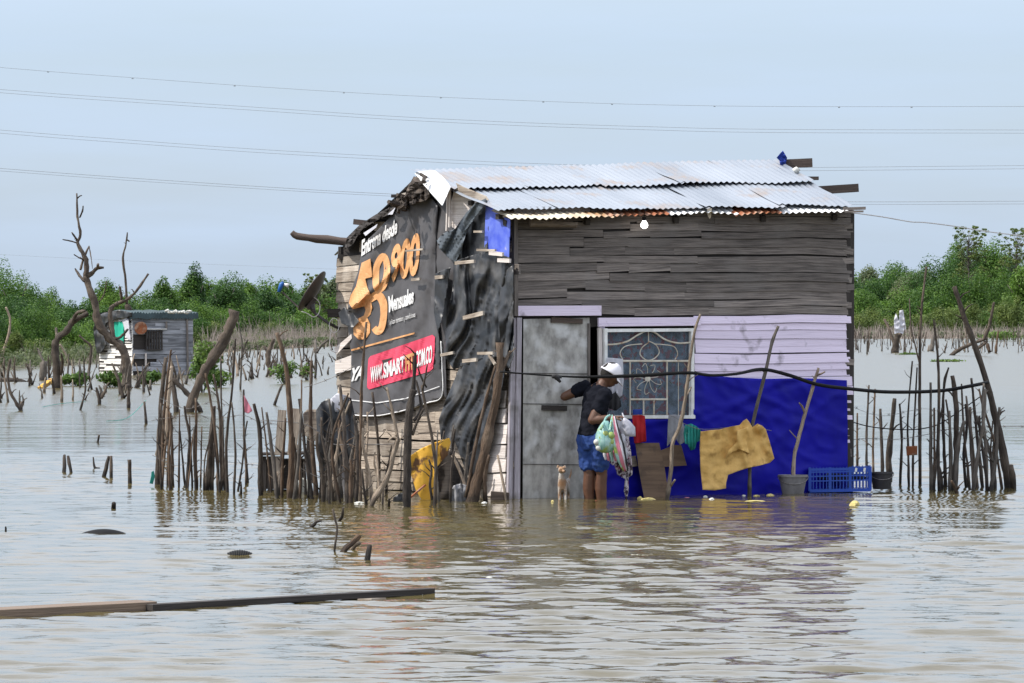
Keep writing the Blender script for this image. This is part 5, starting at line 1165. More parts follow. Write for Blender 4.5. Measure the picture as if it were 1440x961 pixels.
# ------------------------------------------------------------------ blue tarpaulin and things along the front wall
def tw(x, y):
    d1 = (y - (600 - .55 * (x - 980))); d2 = (y - (560 + .25 * (x - 980)))
    return .045 + .012 * math.exp(-(d1 / 5) ** 2) + .01 * math.exp(-(d2 / 6) ** 2) + .022 * abs(noise.noise(V((x * .02 + y * .012, y * .03, 2)))) + .012 * math.exp(-((y - 545 - .42 * (x - 1040)) / 2.2) ** 2) + .012 * math.exp(-((y - 620 + .75 * (x - 1090)) / 2.5) ** 2) + .010 * math.exp(-((y - 575 + .25 * (x - 1000)) / 2) ** 2) + .008 * math.exp(-((x - 1030 - .2 * (y - 540)) / 2) ** 2) + .014 * max(0, 1 - abs(noise.noise(V((x * .025 - y * .03, y * .02 + x * .01, 5)))) * 3) ** 2  + .004 * noise.noise(V((x * .05, y * .05, 6))) + .006 * math.exp(-((y - 640 - .06 * (x - 1080)) / 1.5) ** 2)
mb = MB(); mb.sheet([(850, 590), (975, 590), (976, 527), (1000, 528), (1030, 531), (1075, 533), (1130, 532), (1191, 535), (1192, 600), (1192, 690), (1191, 705), (975, 712), (850, 718)], front, 4, tw, .003)
tag(build('blue_tarpaulin', mb, M['blue_tarp'], smooth=True), 'big bright blue tarpaulin nailed along the lower front wall', 'tarpaulin')
def hang(name, poly, off, mat, label, cat, folds=.9, amp=.018, th=.006, step=2.5, fn=front):
    sd_ = random.uniform(0, 50); mb = MB(); y0 = min(p[1] for p in poly); y1 = max(p[1] for p in poly)
    mb.sheet(poly, fn, step, lambda x, y: off + amp * math.sin(x * folds + 1.3 * noise.noise(V((x * .1, y * .05, sd_)))) * (.3 + (y - y0) / (y1 - y0)) + amp * noise.noise(V((x * .15, y * .06, sd_))), th)
    return tag(build(name, mb, M[mat], smooth=True), label, cat)
hang('cloth', [(889, 584), (898, 583), (907, 585), (908, 600), (909, 621), (900, 623), (892, 624), (890, 605)], .2, 'red_cloth', 'red cloth hanging from the window sill', 'cloth')
hang('cloth', [(890, 576), (903, 576), (903, 584), (890, 584)], .16, 'blue_cloth', 'small blue cloth above the red one on the sill', 'cloth', amp=.006)
hang('cloth', [(940, 584), (948, 583), (958, 585), (962, 600), (963, 622), (956, 626), (950, 617), (944, 622), (938, 628), (939, 600)], .22, 'grey_cloth', 'grey and white rag hanging behind the crooked branch pole', 'cloth')
hang('cloth', [(963, 598), (972, 596), (980, 600), (986, 606), (984, 620), (980, 622), (977, 632), (971, 634), (967, 625), (963, 624), (961, 610)], .38, 'teal_cloth', 'teal green cloth hung next to the yellow foam sheet', 'cloth', folds=1.5, amp=.035, step=1.5)
hang('cloth', [(853, 503), (876, 505), (877, 535), (875, 556), (870, 561), (866, 550), (862, 556), (857, 562), (852, 556), (852, 530)], .16, 'white_cloth', 'white cloth hanging on the window behind the cap', 'cloth', amp=.022)
hang('cloth', [(853, 556), (866, 552), (872, 560), (874, 572), (866, 578), (855, 574)], .2, 'black_cloth', 'black cloth hanging below the white one', 'cloth')
mb = MB(); mb.bar(front(849.5, 532, .5), front(851, 578, .5), .022, .012, up=B); tag(build('strap', mb, M['white_cloth']), 'flat white strap hanging straight down beside the arm', 'strap')
mb = MB(); mb.tube([front(851, 577, .5), front(851, 592, .52)], .022, 7, .3); tag(build('bag_knot', mb, M['black_cloth'], smooth=True), 'black knot at the lower end of the white strap', 'knot')
def board(poly, off, th, mat, label, nm='board'):
    mb = MB(); mb.sheet(poly, front, 30, lambda x, y: off + .0025 * (y - 620) * .5, th); return tag(build(nm, mb, M[mat], bevel=.003), label, 'board')
board([(893, 623), (927, 623), (935, 660), (943, 712), (908, 712), (899, 665)], .16, .02, 'ply', 'dark brown board leaning on the blue tarpaulin under the red cloth')
board([(928, 634), (948, 626), (958, 626), (966, 655), (932, 657)], .14, .018, 'ply', 'small brown board hung behind the crooked branch pole')
board([(886, 642), (894, 641), (897, 656), (889, 657)], .1, .015, 'cream_wood', 'small pale block of wood left of the brown board')
# clothes line
mb = MB(); mb.tube([front(x, y, o_) for x, y, o_ in ((889, 584, .22), (940, 584, .25), (964, 597, .38), (990, 604, .42), (1045, 600, .42), (1085, 606, .4))], .003, 5, sub=5)
tag(build('clothes_line', mb, M['wire']), 'thin line the cloths and foam hang from before the blue tarpaulin', 'clothes line')
# yellow foam sheet
def fd(x, y):
    b_ = .46 + .05 * abs(noise.noise(V((x * .035, y * .02, 4)))) + .02 * noise.noise(V((x * .12, y * .12, 9)))
    b_ += .05 * math.exp(-(((x - 1040) - .35 * (y - 620)) / 5) ** 2) - .05 * math.exp(-(((x - 1062) - .45 * (y - 610)) / 6) ** 2)
    return b_ + .05 * max(0, (612 - y) / 20)
mb = MB(); mb.sheet([(985, 607), (1000, 605), (1012, 604), (1028, 600), (1040, 598), (1045, 592), (1050, 589), (1054, 594), (1058, 601), (1065, 596), (1072, 599), (1077, 604), (1082, 620), (1089, 645), (1083, 651), (1068, 655), (1053, 658), (1040, 662), (1024, 668), (1021, 680), (1021, 687), (1005, 690), (988, 689), (985, 660), (984, 630)],
         front, 3, fd, .035)
tag(build('foam_sheet', mb, M['foam'], smooth=True), 'ragged yellow foam sheet draped over the line before the blue tarpaulin', 'foam sheet')
mb = MB(); mb.sheet([(1036, 606), (1052, 600), (1053, 612), (1050, 624), (1054, 638), (1040, 632), (1030, 636), (1020, 645), (1024, 634), (1036, 622)], front, 3, lambda x, y: fd(x, y) + .03 + .03 * abs(noise.noise(V((x * .1, y * .1, 1)))), .03)
tag(build('foam_flap', mb, M['foam'], smooth=True), 'torn flap of foam folded over the front of the yellow foam sheet', 'foam flap')
# buckets
def bucket(px, ytop, ybot, wt, wb, D, mat, label, handle=True):
    t = thing('bucket', label, 'bucket', at(px, ybot, D)); sc = D / F; c0 = at(px, ybot, D); h = (ybot - ytop) * sc; mb = MB(); rings = []
    for f, rr, in ((0, 0), (0, wb / 2), (.9, wt / 2 * .97), (.9, wt / 2 * 1.04), (1, wt / 2 * 1.04), (1, wt / 2 * .93), (.1, wb / 2 * .88), (.1, 0.01)):
        rings.append([c0 + V((math.cos(k * .2618) * max(rr, .01) * sc, math.sin(k * .2618) * max(rr, .01) * sc, h * f)) for k in range(24)])
    mb.loft(rings); build('body', mb, M[mat], t, auto=True)
    if handle:
        mb = MB(); r = wt / 2 * sc * 1.05; mb.tube([c0 + V((r * math.cos(k * .314), -r * math.sin(k * .314) * .95, h * (.92 - .35 * math.sin(k * .314)))) for k in range(11)], .004, 5); build('handle', mb, M['wire'], t)
bucket(1115, 668, 697, 41, 29, 46.15, 'bucket', 'grey bucket at the foot of the grey branch pole'); bucket(1240, 664, 688, 32, 25, 47.0, 'bucket_dark', 'dark bucket right of the blue crate')
# blue crate
def crate():
    c0 = at(1139, 692, 46.5); c0.z = .02; t = thing('crate', 'blue plastic crate floating by the right corner of the house', 'crate', c0)
    w_, d, h = .605, .38, .235; ex, ey, ez = V((1, .02, .018)).normalized(), V((.05, 1, 0)).normalized(), V((0, 0, 1))
    mb = MB()
    for s_ in (0, 1):
        o_ = c0 + ey * (d * s_); 
        for zz, th in ((0, .03), (h * .42, .012), (h * .62, .012), (h * .8, .014), (h - .022, .024)): mb.bar(o_ + ez * zz, o_ + ex * w_ + ez * zz, .014, th)
        for k in range(19): mb.bar(o_ + ex * (w_ * k / 18) , o_ + ex * (w_ * k / 18) + ez * h, .009 if k % 6 else .03, .012, up=ey)
    for s_ in (0, 1):
        o_ = c0 + ex * (w_ * s_)
        for zz, th in ((0, .03), (h * .42, .012), (h * .62, .012), (h * .8, .014), (h - .022, .024)): mb.bar(o_ + ez * zz, o_ + ey * d + ez * zz, .014, th)
        for k in range(11): mb.bar(o_ + ey * (d * k / 10), o_ + ey * (d * k / 10) + ez * h, .009, .012, up=ex)
    build('sides', mb, M['crate'], t)
    mb = MB(); mb.box(c0 + ez * .0, ex * w_, ey * d, ez * .015); build('bottom', mb, M['crate'], t)
    mb = MB(); mb.sheet([(1163, 665), (1160, 668), (1150, 672), (1166, 678), (1210, 676), (1222, 672), (1210, 668)], lambda x, y, o_: at(x, y, 46.62 - o_), 4, lambda x, y: .05 * noise.noise(V((x * .2, y * .2, 1))), .12)
    tag(build('scraps', mb, M['black_cloth'], smooth=True), 'dark scraps lying inside the blue crate', 'scraps')
    for xx_ in (.46, .545):
        mb = MB(); mb.bar(c0 + ex * xx_ + ez * (h - .05) - ey * .012, c0 + ex * (xx_ + .006) + ez * (h - .012) - ey * .012, .022, .004, up=ey); build('mark', mb, M['white_paint'], t)
crate()

# blue cloth at the roof corner
mb = MB(); Dc = 48.5
for ring in (0,):
    mb.sheet([(1092, 222), (1097, 216), (1101, 212), (1104, 217), (1107, 222), (1105, 230), (1109, 236), (1102, 235), (1097, 232), (1096, 226)], lambda x, y, o_: at(x, y, Dc - o_), 2, lambda x, y: .06 * noise.noise(V((x * .3, y * .3, 3))), .08)
tag(build('cloth', mb, M['blue_cloth'], smooth=True), 'blue cloth stuffed at the right end of the roof ridge', 'cloth')
mb = MB(); q = at(1116, 241, 48.1); mb.tube([q, q + V((.03, 0, .02)), q + V((.06, 0, 0))], [.03, .04, .025], 7, .5, sub=2); tag(build('stone', mb, M['litter_white'], smooth=True), 'pale lump weighing down the roof near the ridge end', 'stone')
# lit bulb
mb = MB(); c0 = front(906, 317, .16); rings = []
for f, r_ in ((-.034, .004), (-.030, .017), (-.018, .031), (0, .037), (.018, .032), (.034, .021), (.045, .017)): rings.append([c0 + V((math.cos(k * .3927) * r_, math.sin(k * .3927) * r_, f)) for k in range(16)])
LB = thing('light_bulb', 'lit white bulb hanging under the eave', 'light bulb', c0)
mb.loft(rings); build('bulb', mb, M['lit_bulb'], LB, smooth=True)
mb = MB(); mb.tube([c0 + V((0, 0, .045)), c0 + V((0, 0, .08))], .02, 10); mb.tube([c0 + V((0, 0, .08)), c0 + V((.01, .05, .15))], .004, 5); build('socket', mb, M['rubber'], LB)
# supply cable to the right
mb = MB(); mb.tube([at(1196, 299, 46.8), at(1240, 305, 47.4), at(1280, 312, 48), at(1300, 313, 48.3), at(1340, 318, 49), at(1390, 326, 50), at(1440, 332, 51), at(1600, 350, 54)], .006, 5, sub=5); tag(build('cable', mb, M['white_cable']), 'white electric cable running from the right eave into the distance', 'cable')
# black hose
mb = MB(); hp_ = [(703, 523, 44.1), (740, 526, 44.15), (800, 530, 44.25), (850, 530, 44.3), (905, 528, 44.5), (966, 524.5, 44.72), (1000, 528, 45.0), (1035, 526, 45.3), (1062, 520.5, 45.7), (1080, 520.5, 45.84), (1110, 528, 45.95), (1150, 541, 46.1), (1195, 547, 46.4), (1250, 551.5, 46.8), (1320, 550, 47.3), (1365, 543, 47.3), (1389, 538, 47.5)]
mb.tube([at(x, y, d) for x, y, d in hp_], [.008, .008, .009, .016, .018, .016, .014, .014, .017, .017] + [.018] * 7, 8, sub=6)
tag(build('hose', mb, M['rubber'], smooth=True), 'long black hose slung across the front from the leaning trunk to the tall right pole', 'hose')
mb = MB(); mb.tube([at(777, 531, 44.15), at(782, 530, 44.12), at(788, 538, 44.12)], [.012, .02, .01], 6, .5, sub=3); mb.tube([at(782, 530, 44.12), at(789, 531, 44.15)], [.02, .012], 6, .5); tag(build('rag', mb, M['black_cloth'], smooth=True), 'small black rag knotted on the hose before the door', 'rag')

# ------------------------------------------------------------------ heap beside the left wall
DH = 46.6
def afl(D): return lambda x, y, o_: at(x, y, D - o_)
def heap(name, poly, D, mat, label, cat, seed, amp=.05, th=.03, step=4, fx=.05, fy=.02):
    mb = MB(); mb.sheet(poly, afl(D), step, crumple(seed, amp=amp, base=0, fx=fx, fy=fy), th); return tag(build(name, mb, M[mat], smooth=True), label, cat)
heap('black_sheet', [(444, 578), (452, 566), (462, 560), (474, 570), (480, 556), (494, 560), (500, 590), (502, 660), (494, 700), (452, 702), (448, 650), (446, 610)], 46.4, 'black_plastic', 'black sheet heaped behind the tangled fence beside the left wall', 'plastic sheet', 51, .16, .3)
heap('drum', [(426, 582), (432, 576), (448, 576), (454, 586), (452, 615), (440, 622), (428, 612)], 46.9, 'cream_wood', 'cream plastic container wedged in the heap behind the fence', 'container', 52, .06, .25)
heap('white_sheet', [(464, 562), (474, 553), (486, 556), (492, 562), (484, 574), (474, 580), (466, 578)], 46.35, 'white_cloth', 'white wrapped corner on top of the black heap', 'sheet', 53, .05, .1)
heap('sacking', [(470, 668), (480, 655), (500, 650), (505, 670), (498, 702), (470, 702)], 46.2, 'bucket', 'grey sacking at the foot of the black heap', 'sack', 54, .06, .1)
heap('pale_rag', [(414, 680), (425, 672), (438, 676), (442, 700), (412, 702)], 46.8, 'litter_white', 'pale rag at the foot of the wooden crate', 'rag', 55, .05, .1)
def crate_wood():
    t = thing('wooden_table', 'dark wooden box with a plank top behind the fence left of the house', 'table', at(398, 690, 47.2))
    mb = MB(); mb.box(at(364, 641, 47.0), V((.46, 0, .01)), V((0, .5, 0)), V((0, 0, .022))); build('tabletop', mb, M['dark_wood'], t)
    mb = MB()
    for x_ in (371, 380, 418): mb.bar(at(x_, 700, 47.1), at(x_, 642, 47.1), .05, .04, up=V((0, 1, 0)))
    mb.box(at(374, 688, 47.15), V((.38, 0, 0)), V((0, .4, 0)), V((0, 0, .3))); build('box', mb, M['dark_wood'], t)
crate_wood()
for p, q, w_, lb in (((392, 640), (397, 577), .085, 'pale board standing at the left end of the heap'), ((410, 640), (417, 575), .09, 'pale board leaning right of the thick forked post'), ((390, 690), (391, 642), .06, 'short pale board under the plank top'), ((440, 680), (436, 600), .07, 'dark board standing in the heap')):
    mb = MB(); mb.bar(at(*p, 47.0), at(*q, 47.05), w_, .02, up=V((0, 1, 0))); tag(build('board', mb, M['cream_wood' if 'pale' in lb else 'dark_wood']), lb, 'board')
heap('yellow_panel', [(577, 641), (592, 631), (612, 622), (632, 616), (634, 622), (630, 640), (622, 648), (612, 660), (616, 690), (612, 712), (598, 712), (585, 690), (578, 668)], 44.75, 'yellow_panel', 'battered yellow panel leaning among the posts by the left wall', 'panel', 56, .05, .03, 3)
heap('sack', [(634, 690), (638, 683), (648, 680), (657, 683), (662, 694), (664, 712), (634, 712)], 44.5, 'grey_cloth', 'grey fringed sack at the foot of the leaning trunk', 'sack', 57, .12, .2, 2.5, .2, .05)
heap('dark_board', [(612, 650), (634, 632), (652, 660), (664, 690), (664, 712), (610, 712)], 44.9, 'dark_wood', 'dark broken panel behind the yellow one', 'panel', 58, .08, .08)
heap('black_bag', [(553, 700), (562, 694), (574, 692), (576, 712), (552, 712)], 44.4, 'black_plastic', 'black bag lying at the foot of the thickest post', 'bag', 59, .08, .1)
mb = MB(); mb.bar(at(563, 712, 44.4), at(598, 682, 44.5), .03, .015); tag(build('red_lath', mb, M['rust_metal']), 'reddish lath slanting under the yellow panel', 'lath')
mb = MB(); mb.bar(at(690, 697, 44.7), at(716, 699, 44.7), .15, .08); tag(build('timber', mb, M['brown_wood']), 'short brown timber lying at the front corner under the white boards', 'timber')
for pts_, wpx, lb in (([(700, 640), (712, 705)], 4, 'pale lath leaning on the white boards by the corner'), ([(636, 640), (650, 670), (658, 700)], 5, 'bent pale stick behind the grey sack')):
    single('stick', lb, 'stick', [(pts_[::-1], wpx, dict(taper=.8, twigs=0))], 'bark_pale', D=44.6)
mb = MB()
for k in range(4): pass
# red flag on the slim stick, teal bag by the fence, bits on the fences
psheet('flag', [(343, 556), (347, 562), (352, 572), (355, 578), (349, 582), (344, 580)], 'pink_cloth', 'faded red rag tied on the slim stick left of the house', 61, 'rag', fn=afl(48.2), amp=.03, base=0, step=2)
psheet('plastic_bag', [(213, 664), (216, 662), (218, 670), (215, 681), (210, 680), (212, 672)], 'teal_cloth', 'small teal plastic scrap snagged at the left end of the fence', 62, 'plastic scrap', fn=afl(48.3), amp=.04, base=0, step=2, th=.02)
psheet('can', [(1274, 628), (1290, 627), (1290, 640), (1275, 641)], 'rust_metal', 'small rusty tin stuck among the sticks of the right fence', 63, 'tin', fn=afl(48.1), amp=.01, base=0, th=.05)

# ------------------------------------------------------------------ floating things
def floater(px, py, wpx, hpx, mat, label, nm='litter', seed=0, flat=.5):
    wpx *= .8; hpx *= .5; p = wat(px, py); p.z = 0; sc = p.y / F; mb = MB(); rr = random.Random(seed or int(px)); rings = []
    for f, r_ in ((-.4, .5), (0, 1), (.5, .85), (.85, .5), (1, .12)):
        rings.append([p + V((math.cos(k * .5236) * wpx * sc / 2 * r_ * rr.uniform(.75, 1.15), math.sin(k * .5236) * wpx * sc * flat * r_ * rr.uniform(.75, 1.15), f * hpx * sc)) for k in range(12)])
    mb.loft(rings); return tag(build(nm, mb, M[mat], smooth=False), label, 'litter')
floater(1202, 711, 19, 14, 'litter', 'crumpled yellow netting floating off the right corner of the house', 'netting')
floater(912, 703, 26, 6, 'litter', 'pale yellow plastic floating at the foot of the brown board')
floater(900, 702, 10, 8, 'litter', 'small yellow lump floating left of the crooked branch pole foot')
floater(992, 700, 9, 6, 'litter_white', 'small white scrap floating below the left end of the foam sheet'); floater(1001, 703, 11, 6, 'litter_white', 'larger white scrap floating below the foam sheet')
floater(1046, 698, 8, 4, 'litter_white', 'white scrap floating left of the foam pole'); floater(1064, 698, 12, 4, 'litter', 'flat yellow scrap floating right of the foam pole'); floater(1083, 698, 14, 7, 'litter', 'leafy yellow clump floating between the foam pole and grey bucket')
floater(1062, 705, 40, 2.5, 'litter', 'long thin strip of scum floating before the foam pole'); floater(966, 701, 14, 3, 'pink_cloth', 'thin pink scrap floating before the blue tarpaulin')
floater(777, 706, 6, 5, 'litter', 'tiny yellow scrap floating before the door'); floater(681, 708, 10, 5, 'litter_white', 'white scrap floating at the foot of the leaning trunk'); floater(505, 708, 18, 5, 'litter_white', 'pink and white scrap floating among the tangled fence sticks')
floater(838, 705, 5, 4, 'rust_metal', 'tiny reddish scrap floating by the leg'); floater(688, 813, 14, 4, 'litter_white', 'whitish scrap adrift in the open water before the house'); floater(234, 741, 11, 3, 'bark_dark', 'small dark lump adrift left of the tyres')
def tyre(px, py, wpx, hpx, mat, label, tread=True):
    p = wat(px, py); sc = p.y / F; h = hpx * sc; w_ = wpx * sc; Ro = (w_ * w_ / 4 + h * h) / (2 * h); r = .075; c = V((p.x, p.y, h - Ro)); rings = []
    n = 140
    for i in range(n):
        a = 2 * math.pi * i / n; cc = c + V((math.cos(a), 0, math.sin(a))) * (Ro - r); rr = []
        for k in range(14):
            b_ = 2 * math.pi * k / 14; q = r * (1 + (.05 if tread and i % 2 and math.cos(b_) > .3 else 0)); rr.append(cc + V((math.cos(a), 0, math.sin(a))) * math.cos(b_) * q + V((0, 1, 0)) * math.sin(b_) * q * 1.2)
        rings.append(rr)
    rings.append(rings[0]); mb = MB(); mb.loft(rings, close=False); tag(build('tyre', mb, M[mat], smooth=not tread), label, 'tyre', loc_=None) if False else tag(build('tyre', mb, M[mat], smooth=not tread), label, 'tyre')
tyre(337, 781, 44, 7, 'rubber', 'ribbed black tyre top breaking the water, the nearer one'); tyre(146, 750, 62, 6, 'rubber', 'smooth grey tyre top breaking the water, the farther one', False)
# floating planks in front
mb = MB(); mb.bar(at(-260, 876, 26.3), at(207, 851, 27.65), .22, .052); tag(build('plank', mb, M['worn_plank'], bevel=.004), 'thick brown plank floating at the lower left edge', 'plank')
mb = MB(); mb.bar(at(208, 854.5, 27.5), at(605, 831.5, 29.1), .09, .038); tag(build('plank', mb, M['dark_wood'], bevel=.003), 'long dark plank floating end to end with the brown one', 'plank')
mb = MB(); mb.bar(at(513, 845, 28.6), at(533, 844.5, 28.5), .12, .028); tag(build('block', mb, M['cream_wood'], bevel=.003), 'small wooden block under the far end of the dark plank', 'block')
for i, px in enumerate((552, 594)):
    mb = MB(); mb.tube([at(px, 836, 28.95), at(px + 1, 845, 28.95)], .002, 5); tag(build('nail', mb, M['wire']), ('rusty nail hanging below the dark plank near the block' if i == 0 else 'rusty nail hanging below the far tip of the dark plank'), 'nail')
# cords in the left water
mb = MB(); mb.tube([wat(60, 574) + V((0, 0, .02)), wat(85, 570) + V((0, 0, .03)), wat(120, 566) + V((0, 0, .02))], .006, 5, sub=4); tag(build('cord', mb, M['teal_cloth']), 'thin green cord afloat by the stick before the hut bushes', 'cord')
mb = MB(); mb.tube([wat(150, 594) + V((0, 0, .02)), wat(180, 590) + V((0, 0, .03)), wat(205, 582) + V((0, 0, .25))], .006, 5, sub=4); tag(build('cord', mb, M['teal_cloth']), 'thin green cord tied to the thin post in the left water', 'cord')

# ------------------------------------------------------------------ the person
def skinned(chains, name, sub=2):
    """chains: list of lists of (point, radius); the first point of the first chain is the root; equal points are merged"""
    vs_, es, rs_ = [], [], []
    def idx(p, r):
        for i, q in enumerate(vs_):
            if (q - p).length < 1e-4: return i
        vs_.append(p); rs_.append(r); return len(vs_) - 1
    for ch in chains:
        pr = None
        for p, r in ch:
            i = idx(V(p), r)
            if pr is not None: es.append((pr, i))
            pr = i
    me = bpy.data.meshes.new(name); me.from_pydata([tuple(v) for v in vs_], es, []); o = bpy.data.objects.new(name, me); COL.objects.link(o)
    o.modifiers.new('skin', 'SKIN'); sv = me.skin_vertices[0].data
    for i, r in enumerate(rs_): sv[i].radius = r if isinstance(r, tuple) else (r, r)
    sv[0].use_root = True
    s_ = o.modifiers.new('sub', 'SUBSURF'); s_.levels = sub; s_.render_levels = sub
    bpy.context.view_layer.update(); ev = o.evaluated_get(bpy.context.evaluated_depsgraph_get()); m2 = bpy.data.meshes.new_from_object(ev); bpy.data.objects.remove(o)
    return m2
def to_mb(me, mb=None):
    mb = mb or MB(); b = len(mb.v); mb.v += [v.co.copy() for v in me.vertices]
    for p in me.polygons: mb.face([b + i for i in p.vertices])
    return mb
def ellipsoid(mb, c, ax, ay, az, n=20, m_=14, cut=None, frm=None):
    frm = frm or (V((1, 0, 0)), V((0, 1, 0)), V((0, 0, 1))); b = len(mb.v); rings = []
    for i in range(m_ + 1):
        th = math.pi * i / m_; r = max(math.sin(th), .02)
        rings.append([V(c) + frm[0] * (ax * r * math.cos(2 * math.pi * k / n)) + frm[1] * (ay * r * math.sin(2 * math.pi * k / n)) + frm[2] * (az * math.cos(th)) for k in range(n)])
    mb.loft(rings)
def remesh(o, vox, smooth_it=2):
    m_ = o.modifiers.new('r', 'REMESH'); m_.mode = 'VOXEL'; m_.voxel_size = vox; m_.use_smooth_shade = True
    if smooth_it: s_ = o.modifiers.new('s', 'SMOOTH'); s_.iterations = smooth_it; s_.factor = .5
    bpy.context.view_layer.update(); ev = o.evaluated_get(bpy.context.evaluated_depsgraph_get()); m2 = bpy.data.meshes.new_from_object(ev); o.modifiers.clear(); o.data = m2
    m2.polygons.foreach_set('use_smooth', [True] * len(m2.polygons))
PD = 44.85
def pp(x, y, dy=0): return at(x, y, PD + dy)
PR = thing('person', 'person in black T-shirt, blue shorts and white cap bending over hanging bags', 'person', V((pp(835, 700).x, PD, 0)))
pel = pp(833, 612); sp1 = pp(834, 592); ch = pp(837, 565, .01); nb = pp(844, 543, .0); hd = pp(858, 529, .0)
shL, elL, wrL = pp(822, 545, .12), pp(794, 558, .17), pp(801, 555, .38)
shR, elR, wrR = pp(851, 555, -.12), pp(833, 591, -.16), pp(862, 588, -.20)
hipL, hipR = pp(824, 618, .06), pp(842, 618, -.06)
knL, anL = pp(829, 668, .04), pp(831, 724, .08); knR, anR = pp(846, 668, .0), pp(848, 724, .04)
axs = (shR - shL).normalized()
def torso(mb, rows_):
    rings_ = []
    for i, (x, y, rx_, ry_) in enumerate(rows_):
        c = pp(x, y); up_ = (pp(*rows_[min(i + 1, len(rows_) - 1)][:2]) - pp(*rows_[max(i - 1, 0)][:2])).normalized()
        ax_ = (axs - up_ * axs.dot(up_)).normalized(); ay_ = up_.cross(ax_)
        rings_.append([c + ax_ * math.cos(k * math.pi / 12) * rx_ + ay_ * math.sin(k * math.pi / 12) * ry_ for k in range(24)])
    mb.loft(rings_)
def limb(mb, pr):
    mb.tube([p for p, r_ in pr], [r_ for p, r_ in pr], 14, 0, sub=4)
    for p, r_ in pr: ellipsoid(mb, p, r_, r_, r_, 12, 8)
mb = MB()
torso(mb, [(832, 628, .09, .08), (832, 618, .128, .095), (832, 608, .128, .095), (834, 592, .11, .082), (837, 572, .125, .09), (840, 557, .13, .088), (843, 547, .10, .08), (847, 541, .055, .055), (852, 534, .052, .052)])
limb(mb, [(shL, .055), (shL.lerp(elL, .5), .050), (elL, .043)]); limb(mb, [(elL, .042), (elL.lerp(wrL, .35), .043), (wrL, .027)])
limb(mb, [(shR, .058), (shR.lerp(elR, .5), .052), (elR, .044)]); limb(mb, [(elR, .043), (elR.lerp(wrR, .35), .044), (wrR, .027)])
for hp2, kn, an in ((hipL, knL, anL), (hipR, knR, anR)):
    limb(mb, [(hp2, .080), (hp2.lerp(kn, .5), .070), (kn, .054)]); limb(mb, [(kn, .056), (kn.lerp(an, .35) + V((-.012, .0, 0)), .058), (an, .037)])
    limb(mb, [(an + V((-.03, -.02, -.05)), .035), (an + V((.05, .01, -.055)), .04), (an + V((.14, .05, -.075)), .028)])
def hand(wr_, d, palm, up, curl, mb):
    """five separate fingers; d direction of the hand, palm normal, up across the knuckles towards the thumb"""
    d, palm, up = d.normalized(), palm.normalized(), up.normalized()
    c1 = wr_ + d * .045; hm = skinned([[(wr_, (.024, .02)), (c1, (.036, .017)), (wr_ + d * .08, (.038, .015))]], 'h', 2); to_mb(hm, mb)
    for i, (l, off) in enumerate(((.068, .028), (.078, .010), (.072, -.009), (.056, -.027))):
        p0 = wr_ + d * .07 + up * off; q = [(p0, .0095)]; dd = d.copy(); p = p0 + d * .02; q.append((p, .0095))
        for s_, cv in ((l * .45, curl), (l * .32, curl), (l * .25, curl * .8)):
            dd = (dd * math.cos(cv) + palm * math.sin(cv)).normalized(); palm2 = palm; p = p + dd * s_; q.append((p, .0088))
            palm = (palm - dd * palm.dot(dd)).normalized()
        palm = palm2; palm = (palm - d * palm.dot(d)).normalized(); to_mb(skinned([q], 'f', 1), mb)
    p0 = wr_ + d * .02 + up * .02; t1 = p0 + (d * .5 + up * .8).normalized() * .035; t2 = t1 + (d * .8 + up * .45 + palm * .4).normalized() * .03; t3 = t2 + (d * .9 + palm * .5).normalized() * .024
    to_mb(skinned([[(p0, .014), (t1, .012), (t2, .0105), (t3, .009)]], 'th', 1), mb)
hand(wrR, V((1, -.05, .12)), V((0, .25, -1)), V((0, -1, -.2)), .75, mb)
hand(wrL, V((.25, 1, .1)), V((.3, .2, -1)), V((-1, .2, .1)), .3, mb)
# head: face turned to the right, down and a little away
fx = V((.72, .28, -.62)).normalized(); fu = V((.60, .06, .76)); fu = (fu - fx * fu.dot(fx)).normalized(); fs = fu.cross(fx).normalized()
hc = pp(859, 527, 0)
ellipsoid(mb, hc, .096, .077, .108, frm=(fx, fs, fu)); ellipsoid(mb, hc + fx * .03 - fu * .055, .062, .056, .062, frm=(fx, fs, fu))       # skull and jaw
ellipsoid(mb, hc + fx * .096 - fu * .018, .018, .014, .026, 10, 8, frm=(fx, fs, fu)); ellipsoid(mb, hc + fx * .087 - fu * .058, .014, .024, .011, 10, 8, frm=(fx, fs, fu))
for s_ in (-1, 1): ellipsoid(mb, hc + fs * (.078 * s_) - fx * .005 - fu * .012, .018, .009, .03, 10, 8, frm=(fx, fs, fu)); ellipsoid(mb, hc + fx * .078 + fs * .03 * s_ + fu * .012, .014, .024, .008, 10, 8, frm=(fx, fs, fu))
bo = build('body', mb, M['skin'], PR); remesh(bo, .0062, 1)
for s_ in (-1, 1):
    mb = MB(); ellipsoid(mb, hc + fx * .084 + fs * .031 * s_ - fu * .004, .010, .013, .007, 12, 8, frm=(fx, fs, fu)); build('eye', mb, M['eye'], PR, smooth=True)
mb = MB(); ellipsoid(mb, hc - fx * .012 + fu * .014, .098, .083, .107, frm=(fx, fs, fu)); hb = build('hair', mb, M['hair'], PR, smooth=True)
